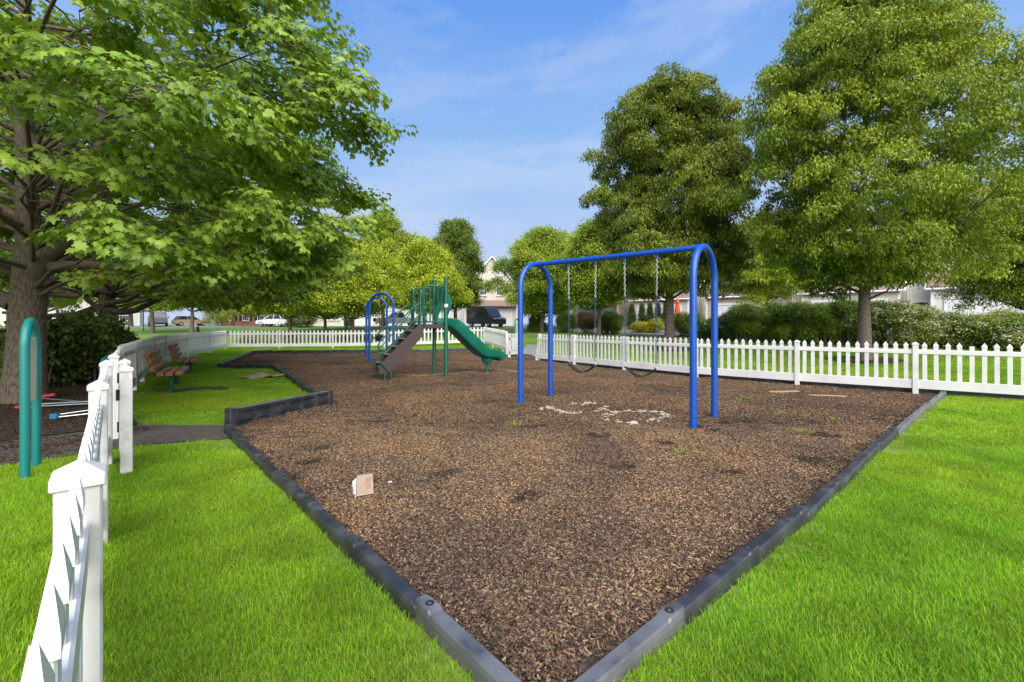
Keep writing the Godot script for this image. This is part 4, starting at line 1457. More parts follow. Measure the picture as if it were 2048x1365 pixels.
func gable_roof(t: Node3D, w: float, dep: float, y: float, h: float, at: Vector3, front_gable: bool, over := 0.35, wall: Material = null) -> void:
	var c := at + Vector3(0, 0, -dep / 2)
	var span := w if front_gable else dep
	var run := dep if front_gable else w
	var tr := Transform3D(Basis() if front_gable else Basis(Vector3.UP, PI / 2), c)
	var k := h / (span / 2)
	var poly := PackedVector2Array([Vector2(-span / 2 - over, y - k * over), Vector2(-span / 2 - over, y - k * over + 0.16), Vector2(0, y + h + 0.18), Vector2(span / 2 + over, y - k * over + 0.16), Vector2(span / 2 + over, y - k * over), Vector2(0, y + h)])
	var b := MB.new()
	b.prism(poly, -run / 2 - over, run / 2 + over, tr)
	var o := part("roof", b.mesh(M.shingle), t)
	if wall:
		b = MB.new()
		b.prism(PackedVector2Array([Vector2(-span / 2 + 0.03, y - 0.02), Vector2(span / 2 - 0.03, y - 0.02), Vector2(0, y + h - 0.04)]), -run / 2 + 0.03, run / 2 - 0.03, tr)
		part("gable", b.mesh(wall), t)
	b = MB.new()
	for s in [-1.0, 1.0]:
		for e in [-1.0, 1.0]:
			b.tube([tr * Vector3(s * (span / 2 + over), y - k * over + 0.02, e * (run / 2 + over + 0.02)), tr * Vector3(0, y + h + 0.04, e * (run / 2 + over + 0.02))], 0.09, 6)
	for s in [-1.0, 1.0]: b.tube([tr * Vector3(s * (span / 2 + over + 0.05), y - k * over + 0.05, -run / 2 - over), tr * Vector3(s * (span / 2 + over + 0.05), y - k * over + 0.05, run / 2 + over)], 0.08, 6)
	part("fascia", b.mesh(M.trim), o)

func window(t: Node3D, x: float, y: float, z: float, w: float, h: float, shutters := false, grid := 2) -> void:
	var b := MB.new()
	for s in [-1.0, 1.0]:
		b.box(Vector3(x + s * w / 2 - 0.05, y, z + 0.015), Vector3(x + s * w / 2 + 0.05, y + h, z + 0.09), 0.008)
	for yy in [0.0, h * 0.5, h]: b.box(Vector3(x - w / 2 + 0.045, y + yy - 0.05, z + 0.018), Vector3(x + w / 2 - 0.045, y + yy + 0.05, z + 0.085), 0.008)
	for i in range(1, grid + 1): b.box(Vector3(x - w / 2 + w * i / (grid + 1) - 0.012, y, z + 0.02), Vector3(x - w / 2 + w * i / (grid + 1) + 0.012, y + h, z + 0.06))
	var o := part("window", b.mesh(M.trim), t)
	b = MB.new()
	b.box(Vector3(x - w / 2, y, z - 0.02), Vector3(x + w / 2, y + h, z + 0.035))
	part("pane", b.mesh(M.glass), o)
	b = MB.new()
	b.box(Vector3(x - w / 2 - 0.09, y - 0.11, z + 0.012), Vector3(x + w / 2 + 0.09, y - 0.055, z + 0.13), 0.01)
	part("sill", b.mesh(M.trim), o)
	if shutters:
		for s in [-1.0, 1.0]:
			b = MB.new()
			var cx: float = x + s * (w / 2 + 0.27)
			b.box(Vector3(cx - 0.19, y - 0.03, z + 0.01), Vector3(cx + 0.19, y + h + 0.03, z + 0.06), 0.01)
			for i in 12: b.box(Vector3(cx - 0.14, y + h * (i + 0.3) / 12.0, z + 0.055), Vector3(cx + 0.14, y + h * (i + 0.8) / 12.0, z + 0.075), 0.006)
			part("shutter", b.mesh(M.shutter), t)

func garage_door(t: Node3D, x: float, z: float, w: float, h := 2.2) -> void:
	var b := MB.new()
	var rows := 4
	var cols := int(w / 0.6)
	b.box(Vector3(x - w / 2, 0.0, z - 0.01), Vector3(x + w / 2, h, z + 0.03))
	for r in rows:
		for c in cols:
			b.box(Vector3(x - w / 2 + w * (c + 0.1) / cols, h * (r + 0.14) / rows, z + 0.025), Vector3(x - w / 2 + w * (c + 0.9) / cols, h * (r + 0.86) / rows, z + 0.05), 0.012)
	var o := part("garage_door", b.mesh(M.garage), t)
	b = MB.new()
	for s in [-1.0, 1.0]: b.box(Vector3(x + s * (w / 2 + 0.07) - 0.07, 0, z + 0.012), Vector3(x + s * (w / 2 + 0.07) + 0.07, h + 0.002, z + 0.09), 0.01)
	b.box(Vector3(x - w / 2 - 0.14, h + 0.004, z + 0.012), Vector3(x + w / 2 + 0.14, h + 0.2, z + 0.10), 0.01)
	part("door_frame", b.mesh(M.trim), o)

func entry_door(t: Node3D, x: float, z: float) -> void:
	var b := MB.new()
	b.box(Vector3(x - 0.48, 0.0, z + 0.0), Vector3(x + 0.48, 2.1, z + 0.05), 0.01)
	var o := part("door", b.mesh(M.door), t)
	b = MB.new()
	for s in [-1.0, 1.0]: b.box(Vector3(x + s * 0.58 - 0.1, 0, z + 0.012), Vector3(x + s * 0.58 + 0.1, 2.1, z + 0.12), 0.01)
	b.box(Vector3(x - 0.72, 2.104, z + 0.012), Vector3(x + 0.72, 2.4, z + 0.16), 0.02)
	part("door_frame", b.mesh(M.trim), o)

func house(called: String, label: String, x: float, d: float, yaw: float) -> Node3D:
	return thing(called, label, "house", P(x, d, -0.02), yaw)

# ------------------------------------------------------------------ sky
func sky_image() -> Image:
	# thin cirrus on blue, brighter towards the horizon; the same all the way round
	var w := 1536
	var h := 768
	var im := Image.create(w, h, false, Image.FORMAT_RGBF)
	var f := FastNoiseLite.new()
	f.seed = 77
	f.frequency = 1.0
	f.fractal_octaves = 5
	f.domain_warp_enabled = true
	f.domain_warp_amplitude = 0.5
	f.domain_warp_frequency = 0.9
	for j in h:
		var el := (0.5 - (j + 0.5) / h) * PI
		var y := sin(el)
		var t := clampf(y, 0, 1)
		var low := Color(0.60, 0.71, 0.96)
		var mid := Color(0.32, 0.55, 0.95)
		var hi := Color(0.07, 0.28, 0.88)
		var c := low.lerp(mid, sstep(0.05, 0.38, t)).lerp(hi, sstep(0.3, 0.75, t))
		for i in w:
			if y < 0:
				im.set_pixel(i, j, Color(0.20, 0.20, 0.16))
				continue
			var az := (i + 0.5) / w * TAU
			var p := Vector3(sin(az) * cos(el), y * 2.2, cos(az) * cos(el))
			# streaks slanting down to the right
			var n := f.get_noise_3d(p.x * 1.0 + p.y * 0.9, p.y * 2.4 - p.x * 0.9, p.z * 1.1)
			var a := sstep(-0.2, 0.7, n) * 0.32
			im.set_pixel(i, j, c.lerp(Color(0.80, 0.87, 1.0), a))
	return im

# ------------------------------------------------------------------ build
func _ready() -> void:
	rng.seed = 20240611
	# camera: 16 mm equivalent, level, lens shifted down a little
	var cam := Camera3D.new()
	cam.name = "camera"
	cam.projection = Camera3D.PROJECTION_FRUSTUM
	cam.near = 0.05
	cam.far = 600.0
	cam.size = 2.0 * 682.5 / 910.0 * 0.05
	cam.frustum_offset = Vector2(0, -33.5 / 910.0 * 0.05)
	cam.position = Vector3(0, EYE, 0)
	add_child(cam)
	cam.current = true
	var env := Environment.new()
	env.background_mode = Environment.BG_SKY
	env.tonemap_mode = Environment.TONE_MAPPER_LINEAR
	env.tonemap_exposure = 2.25
	env.background_energy_multiplier = 0.425
	env.sdfgi_enabled = true
	env.ssao_enabled = true
	env.ssil_enabled = true
	var pano := PanoramaSkyMaterial.new()
	pano.panorama = ImageTexture.create_from_image(sky_image())
	env.sky = Sky.new()
	env.sky.sky_material = pano
	var we := WorldEnvironment.new()
	we.name = "environment"
	we.environment = env
	add_child(we)
	var sun := DirectionalLight3D.new()
	sun.name = "sun"
	sun.light_energy = 1.15
	sun.light_color = Color(1.0, 0.965, 0.90)
	sun.light_angular_distance = 80.0
	sun.shadow_enabled = true
	sun.rotation = Vector3(deg_to_rad(-43), deg_to_rad(13), 0)
	add_child(sun)

	materials()
	fence_meshes()
	sprays()
	ground()
	fences()
	edges()
	play()
	small_things()
	trees()
	background()
	print("stage lawn")
	scatter_lawn()
	scatter_clover()
	scatter_chips()
	print("done")

func ground() -> void:
	for e in [[-7.6, 10.3, 0.75], [-7.0, 10.6, 0.6], [-8.4, 10.0, 0.5]]:
		var p := PackedVector2Array()
		for k in 14:
			var a := TAU * k / 14
			var r: float = e[2] * rng.randf_range(0.55, 1.0)
			p.append(Vector2(e[0] + cos(a) * r, e[1] + sin(a) * r * 0.7))
		SOILS.append(p)
	# one lawn sheet out to the horizon
	var xs := []
	var x := -300.0
	while x <= 300: 
		xs.append(x)
		x += 1.0 if absf(x) < 30 else (4.0 if absf(x) < 80 else 20.0)
	var ds := []
	var d := -60.0
	while d <= 500:
		ds.append(d)
		d += 4.0 if d < -4 else (1.0 if d < 70 else (5.0 if d < 120 else 20.0))
	var b := MB.new()
	for i in xs.size() - 1:
		for j in ds.size() - 1:
			var q := [P(xs[i], ds[j]), P(xs[i + 1], ds[j]), P(xs[i + 1], ds[j + 1]), P(xs[i], ds[j + 1])]
			b.quad(q[0], q[1], q[2], q[3])
	struct("lawn_ground", b.mesh(M.turf))
	struct("mulch_ground", sheet(MULCH, 0.25, 0.005, M.soil, 0.03, 3))
	struct("path", sheet(PATH, 0.5, 0.010, M.path))
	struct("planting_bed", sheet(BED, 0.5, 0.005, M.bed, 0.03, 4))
	struct("gate_path", sheet(GATE_WALK, 0.5, 0.012, M.concrete))
	struct("driveway", sheet(DRIVE, 2.0, 0.02, M.asphalt))
	struct("road", sheet(STREET, 2.0, 0.02, M.asphalt))
	for s in SOILS: struct("bare_soil", sheet(s, 0.3, 0.006, M.soil, 0.02, 8))
	for e in [[12.4, 16.0, 1.15], [7.64, 22.0, 1.2]]:
		var p := PackedVector2Array()
		for k in 18: p.append(Vector2(e[0] + cos(TAU * k / 18) * e[2] * rng.randf_range(0.92, 1.05), e[1] + sin(TAU * k / 18) * e[2] * rng.randf_range(0.92, 1.05)))
		struct("tree_ring", sheet(p, 0.4, 0.03, M.bed, 0.04, 5))
	struct("hedge_bed", sheet(PackedVector2Array([Vector2(9.5, 36.2), Vector2(8.0, 34.0), Vector2(14.6, 22.6), Vector2(22, 14.6), Vector2(24, 17.5), Vector2(17, 26.0)]), 1.0, 0.012, M.bed, 0.03, 6))

func fences() -> void:
	fence("picket_fence", "white picket fence running past the green arch toward the left foreground", [Vector2(0.40, -0.56), Vector2(-1.205, 1.266), Vector2(-2.81, 3.09), Vector2(-4.30, 4.82)], 0.165, "picket76", {"worn": [1, 2, 3]})
	fence("picket_fence", "white picket fence behind the two benches on the left", [Vector2(-5.2, 5.94), Vector2(-7.3, 8.5), Vector2(-8.47, 10.2), Vector2(-9.65, 11.87), Vector2(-11.1, 14.1), Vector2(-12.5, 16.4), Vector2(-14.3, 20.0), Vector2(-15.6, 23.4), Vector2(-17.4, 27.6)])
	var far := []
	for k in 6: far.append(Vector2(-17.4, 27.6).lerp(Vector2(-1.8, 29.4), k / 5.0))
	far[0] += Vector2(0.14, 0.0)
	fence("picket_fence", "white picket fence along the back behind the far swing", far, 0.22, "picket100", {"skip": [0]})
	fence("picket_fence", "short white picket fence returning from the back corner beside the slide", [Vector2(-1.8, 29.25), Vector2(-1.1, 26.0), Vector2(-0.45, 22.9), Vector2(-0.25, 21.3)], 0.165, "picket76", {"skip": [0]})
	fence("picket_fence", "white picket fence along the right side behind the big blue swing", [Vector2(1.0, 18.4), Vector2(2.26, 16.5), Vector2(3.6, 14.55), Vector2(5.1, 12.6), Vector2(6.9, 11.0), Vector2(8.62, 9.72), Vector2(10.4, 8.35)], 0.165, "picket76", {"lean": 0, "flat": Vector2i(5, 4)})
	gate("picket_gate", "white picket gate folded open beside the left path", Vector2(-4.60, 5.40), Vector2(-3.86, 4.55), false)
	var g := gate("picket_gate", "white picket gate with a notice, standing open past the slide", Vector2(-0.12, 19.75), Vector2(0.30, 20.5), true)
	var b := MB.new()
	b.box(Vector3(0.20, 0.36, 0.03), Vector3(0.74, 0.80, 0.042), 0.003)
	var s := part("notice", b.mesh(M.sign_white), g)
	b = MB.new()
	for r in 7:
		var xx := 0.24
		while xx < 0.66:
			var w := rng.randf_range(0.03, 0.09)
			if rng.randf() < 0.8: b.box(Vector3(xx, 0.745 - r * 0.055, 0.0425), Vector3(minf(xx + w, 0.71), 0.765 - r * 0.055, 0.0445))
			xx += w + 0.02
	part("lettering", b.mesh(M.ink), s)

func edges() -> void:
	var BK: Material = M.black_plastic
	var GY: Material = M.grey_plastic
	edging("black plastic edging from the front corner up the left side of the mulch", [Vector2(0.14, 1.64), Vector2(-3.945, 6.30)], 0.10, [GY, BK])
	edging("black plastic edging from the front corner up the right side of the mulch", [Vector2(0.12, 1.67), Vector2(2.2, 3.46), Vector2(4.34, 5.41), Vector2(5.92, 6.80), Vector2(9.0, 9.48)], 0.09, [GY, BK, BK, BK, BK, BK, BK, GY, GY, GY, GY, GY])
	edging("black plastic edging between the bench lawn and the mulch", [Vector2(-3.36, 8.46), Vector2(-4.35, 9.8), Vector2(-8.13, 15.55)], 0.14, [BK])
	edging("short black plastic edging across the far side of the bench lawn", [Vector2(-8.13, 15.55), Vector2(-10.14, 15.75)], 0.13, [BK])
	edging("black plastic edging curving round the far left corner of the mulch", [Vector2(-10.14, 15.8), Vector2(-11.9, 20.1), Vector2(-12.97, 22.7)], 0.16, [BK], 0.93, true)
	edging("black plastic edging along the back of the mulch before the far fence", [Vector2(-12.97, 22.7), Vector2(-6.6, 23.35), Vector2(-2.3, 24.15)], 0.20, [BK])
	edging("black plastic edging under the right picket fence", [Vector2(1.2, 18.75), Vector2(2.44, 16.72), Vector2(3.76, 14.75), Vector2(5.24, 12.8), Vector2(7.03, 11.2), Vector2(8.75, 9.95), Vector2(10.5, 8.6)], 0.12, [BK])
	step_wall("two high black plastic step wall with oval slots by the path end", Vector2(-4.02, 6.62), Vector2(-3.37, 8.34))

func play() -> void:
	var r := swing_frame("large blue arch swing frame in the middle of the mulch", Vector2(0.157, 8.43), Vector2(0.775, 9.16), Vector2(2.556, 6.41), Vector2(3.197, 7.18), 2.71)
	var dir: Vector3 = (r[2] - r[1]).normalized()
	var hs := []
	for k in [0.236, 0.414, 0.589, 0.767]:
		var p: Vector3 = r[1].lerp(r[2], k)
		hanger(r[0], p, dir)
		hs.append(p + r[3])
	belt_swing("black belt swing hanging nearer the left arch of the large blue frame", hs[0], hs[1], 0.66, r[3])
	belt_swing("black belt swing hanging nearer the right arch of the large blue frame", hs[2], hs[3], 0.67, r[3])
	r = swing_frame("smaller looking blue arch swing frame behind the slide steps", Vector2(-5.38, 17.15), Vector2(-4.43, 17.0), Vector2(-6.47, 20.2), Vector2(-5.52, 20.05), 2.71)
	dir = (r[2] - r[1]).normalized()
	hs = []
	for k in [0.28, 0.44]:
		var p: Vector3 = r[1].lerp(r[2], k)
		hanger(r[0], p, dir)
		hs.append(p + r[3])
	bucket_swing("black bucket swing hanging in the far blue frame", hs[0], hs[1], 0.82, r[3])
	slide_tower()
	bench("wooden slat bench on green legs, the nearer of the two", Vector2(-7.5, 9.95), Vector2(-0.52, 0.854))
	bench("wooden slat bench on green legs, the farther one near the fence", Vector2(-9.6, 13.4), Vector2(-0.52, 0.854))
	sign_arch("teal arch sign post seen edge on beside the big maple", Vector2(-4.67, 4.36), Vector2(-4.98, 4.76), 1.57)
	sign_arch("green arch sign post outside the far open gate", Vector2(0.13, 21.3), Vector2(0.33, 21.9), 1.72)

func ribbon(pts: Array, wd: float) -> MB:
	# a broken row of pale clods
	var b := MB.new()
	for i in pts.size() - 1:
		var n := int(pts[i].distance_to(pts[i + 1]) / 0.022) + 1
		for k in n:
			if rng.randf() < 0.18: continue
			var off := wd * 0.9
			var u: Vector2 = pts[i].lerp(pts[i + 1], (k + rng.randf()) / n) + Vector2(rng.randfn(0, off), rng.randfn(0, off))
			var r := wd * rng.randf_range(0.25, 0.85)
			var c := P(u.x, u.y, 0.042)
			var a := rng.randf() * TAU
			var ring := []
			for q in 5: ring.append(c + Vector3(cos(a + TAU * q / 5) * r * rng.randf_range(0.6, 1.3), rng.randf_range(-0.005, 0.006), -sin(a + TAU * q / 5) * r * rng.randf_range(0.6, 1.3)))
			var tip := c + Vector3.UP * r * rng.randf_range(0.3, 0.7)
			for q in 5:
				b.tri(ring[q], ring[(q + 1) % 5], tip)
				b.tri(ring[(q + 1) % 5], ring[q], c + Vector3.DOWN * 0.02)
	return b

func small_things() -> void:
	# worn mats buried under the swings: pale ragged rims
	var g := func(u: float, v: float) -> Vector2: return Vector2((u - 1024.0) * EYE / (v - 649.0), 910.0 * EYE / (v - 649.0))
	var mats := [["ragged pale rim of the worn mat under the left belt swing", [[[1085, 825], [1097, 820], [1112, 828], [1126, 831], [1163, 832]], [[1135, 813], [1160, 814], [1180, 810], [1192, 813]], [[1199, 827], [1211, 817]]]],
		["ragged pale rim of the worn mat under the right belt swing", [[[1202, 837], [1222, 836], [1229, 830], [1260, 827], [1275, 829], [1292, 827], [1320, 830]], [[1325, 832], [1336, 837], [1322, 843], [1303, 849]], [[1215, 845], [1235, 849], [1256, 853]]]],
		["pale ragged soil line from the slide posts past the slide foot", [[[800, 752], [840, 755], [880, 752], [912, 750], [950, 745], [985, 741], [1005, 742], [1032, 747]]]]]
	for m in mats:
		var first: Vector2 = g.call(m[1][0][0][0], m[1][0][0][1])
		var t := thing("worn_mat", m[0], "mat", P(first.x, first.y), 0.0, "worn pale rims in the mulch")
		for line in m[1]:
			var pts := []
			for q in line: pts.append(g.call(q[0], q[1]))
			var w := 0.055 if m[1].size() > 1 else 0.034
			part("exposed_rim", ribbon(pts, w).mesh(M.pale_soil), t, Transform3D(Basis(), -t.position)).set_meta("kind", "stuff")
	var rk := MB.new()
	var ring := []
	for i in 5:
		var row := []
		for k in 9:
			var a := TAU * k / 9
			var rr: float = [0.055, 0.07, 0.06, 0.035, 0.003][i] * rng.randf_range(0.8, 1.15)
			row.append(Vector3(cos(a) * rr, [-0.02, 0.02, 0.04, 0.055, 0.06][i], -sin(a) * rr * 0.6))
		ring.append(row)
	for i in 4:
		for k in 9: rk.quad(ring[i][k], ring[i][(k + 1) % 9], ring[i + 1][(k + 1) % 9], ring[i + 1][k])
	var rp: Vector2 = g.call(1268, 853)
	top("stone", rk.mesh(M.rock), "pale round stone at the rim of the right swing mat", "stone", P(rp.x, rp.y, 0.02))
	# cardboard and boards
	var b := MB.new()
	var nx := 12
	var pr := []
	for i in nx + 1:
		var u := i / float(nx)
		var y := 0.05 + 0.045 * sin(u * 9.0) * (0.4 + u)
		pr.append([Vector3(u * 1.0 - 0.5, y, 0.5 * (1 - 0.35 * absf(u - 0.4)) ), Vector3(u * 1.0 - 0.5, y + 0.03 * sin(u * 5 + 1), -0.5 + 0.2 * u)])
	for i in nx:
		b.quad(pr[i][0], pr[i + 1][0], pr[i + 1][1], pr[i][1])
		b.quad(pr[i][1] + Vector3.DOWN * 0.006, pr[i + 1][1] + Vector3.DOWN * 0.006, pr[i + 1][0] + Vector3.DOWN * 0.006, pr[i][0] + Vector3.DOWN * 0.006)
		b.quad(pr[i][0] + Vector3.DOWN * 0.006, pr[i + 1][0] + Vector3.DOWN * 0.006, pr[i + 1][0], pr[i][0])
	top("cardboard_sheet", b.mesh(M.cardboard), "buckled brown cardboard sheet lying on the bench lawn", "cardboard", P(-6.95, 12.75, 0.0))
	var cb := thing("cardboard_box_flap", "torn cardboard flap with a white edge lying on the mulch", "cardboard", P(-1.33, 4.05, 0.03), 0.32)
	b = MB.new()
	b.box(Vector3(-0.05, 0.0, -0.22), Vector3(0.09, 0.007, 0.20), 0.002, Transform3D(Basis.from_euler(Vector3(0.10, 0, 0.06)), Vector3(0, 0.035, 0)))
	part("panel", b.mesh(M.cardboard_pale), cb)
	b = MB.new()
	b.box(Vector3(-0.05, 0.0, -0.19), Vector3(0.0, 0.006, 0.22), 0.002, Transform3D(Basis.from_euler(Vector3(0.10, 0, 0.75)), Vector3(-0.052, 0.028, 0)))
	part("white_flap", b.mesh(M.paper), cb)
	b = MB.new()
	b.box(Vector3(0.03, 0.009, -0.12), Vector3(0.065, 0.014, 0.10), 0.002, Transform3D(Basis.from_euler(Vector3(0.10, 0, 0.06)), Vector3(0, 0.035, 0)))
	part("tape_strip", b.mesh(M.plank), cb)
	for e in [["board_scrap", "thin tan board scrap lying flat nearer the blue pole", 5.87, 9.82, 0.04, 0.64], ["board_scrap", "thin tan board scrap with a white smear lying nearer the right edging", 6.40, 9.25, -0.38, 0.66]]:
		b = MB.new()
		b.box(Vector3(-e[5] / 2, 0, -0.05), Vector3(e[5] / 2, 0.022, 0.05), 0.003)
		var o := top(e[0], b.mesh(M.plank), e[1], "board", P(e[2], e[3], 0.035), "board scraps on the mulch")
		o.rotation = Vector3(0.04, e[4], 0.015)
	b = MB.new()
	b.tube([Vector3(-0.14, 0.0, 0), Vector3(0, 0.012, 0.01), Vector3(0.12, 0.004, -0.01), Vector3(0.17, 0.0, 0.03)], [0.006, 0.010, 0.008, 0.003], 6)
	top("dark_stick", b.mesh(M.rubber), "dark bent stick lying on the mulch past the step wall", "stick", P(-2.0, 6.8, 0.045))
	b = MB.new()
	b.box(Vector3(-0.02, 0, -0.008), Vector3(0.02, 0.012, 0.008), 0.003)
	top("chalk_scrap", b.mesh(M.sign_panel), "small pale yellow scrap on the mulch right of the cardboard flap", "scrap", P(-1.12, 4.18, 0.045))
	# weeds in the mulch
	var weeds := [[1028, 858, 1.0, "leafy green weed tuft in the mulch before the left blue leg"], [1360, 914, 0.55, "low weed sprig in front of the right blue leg"], [1500, 803, 0.6, "small weed right of the blue frame nearest the boards"], [1478, 806, 0.5, "tiny weed just right of the blue frame"], [1606, 872, 0.75, "wide low weed patch near the right edging"], [1665, 846, 0.5, "small pale weed close to the right edging"], [1562, 832, 0.5, "faint weed sprig between the boards and the blue frame"]]
	for w in weeds:
		var q: Vector2 = g.call(w[0], w[1])
		var mb := MB.new()
		mb.tinted = true
		for k in int(46 * w[2]) + 10:
			var a := rng.randf() * TAU
			var r: float = 0.11 * w[2] * sqrt(rng.randf())
			oval_leaf(mb, Transform3D(Basis.from_euler(Vector3(rng.randf_range(-1.1, 0.1), a, rng.randf_range(-0.4, 0.4))), Vector3(sin(a) * r, 0.01, cos(a) * r)), rng.randf_range(0.05, 0.13) * (0.5 + 0.5 * w[2]), 0.013, Color(0.16, 0.28, 0.03).lerp(Color(0.30, 0.40, 0.06), rng.randf()))
		top("weed", mb.mesh(M.blade), w[3], "weed", P(q.x, q.y, 0.02), "weeds in the mulch")
	# metal poles left on the bed behind the fence
	var t := thing("folded_chair_frame", "folded aluminium frame with red grips lying on the dark bed", "folding frame", P(-7.9, 8.0, 0.03))
	b = MB.new()
	b.tube([Vector3(-0.55, 0.03, 0.10), Vector3(0.55, 0.07, -0.06)], 0.022, 10)
	b.tube([Vector3(-0.52, 0.06, 0.02), Vector3(0.55, 0.10, -0.14)], 0.022, 10)
	b.tube([Vector3(-0.95, 0.10, -0.45), Vector3(0.35, 0.06, -0.22)], 0.014, 10)
	part("tubes", b.mesh(M.steel), t)
	for e in [[Vector3(-0.70, 0.03, 0.115), Vector3(-0.52, 0.035, 0.095)], [Vector3(-0.98, 0.10, -0.62), Vector3(-0.80, 0.13, -0.66)]]:
		b = MB.new()
		b.tube([e[0], e[1]], 0.034, 12)
		part("grip", b.mesh(M.red), t)
	t = thing("folding_pole", "silver forked pole with a blue cap lying by the fence post", "pole", P(-6.85, 7.15, 0.03))
	b = MB.new()
	b.tube([Vector3(-0.2, 0.03, 0.12), Vector3(0.3, 0.06, -0.16)], 0.018, 8)
	b.tube([Vector3(-0.2, 0.07, 0.10), Vector3(0.3, 0.12, -0.22)], 0.012, 8)
	part("tubes", b.mesh(M.steel), t)
	b = MB.new()
	b.box(Vector3(-0.27, 0.005, 0.07), Vector3(-0.16, 0.09, 0.17), 0.015)
	part("cap", b.mesh(M.blue_cap), t)
	b = MB.new()
	b.tube([Vector3(0.36, 0.0, 0.52), Vector3(0.36, 0.85, 0.52), Vector3(0.34, 0.93, 0.48), Vector3(0.28, 0.96, 0.40), Vector3(-0.28, 0.99, -0.40), Vector3(-0.34, 0.96, -0.48), Vector3(-0.36, 0.85, -0.52), Vector3(-0.36, 0.0, -0.52)], 0.035, 12)
	top("tube_rail", b.mesh(M.teal), "sloping teal tube rail mostly hidden behind the gate posts", "rail", P(-6.5, 7.33))

func ring_boughs(n: int, h0: float, h1: float, prof: Array, w: float, keep: Callable) -> Array:
	var out := []
	var ga := 0.4
	for i in n:
		var u := (i + 0.5) / n
		var f := u * (prof.size() - 1)
		var k: int = mini(int(f), prof.size() - 2)
		var r := lerpf(prof[k], prof[k + 1], f - k) * rng.randf_range(0.72, 1.05)
		ga += 2.39996
		var tip := Vector3(cos(ga) * r, lerpf(h0, h1, u) + rng.randf_range(-0.3, 0.3), sin(ga) * r)
		var lim: float = keep.call(tip)
		if lim < 1.0: tip = Vector3(tip.x * lim, tip.y, tip.z * lim)
		out.append([tip, maxf(2.5, tip.y - r * 0.18), w * rng.randf_range(0.8, 1.2)])
	return out

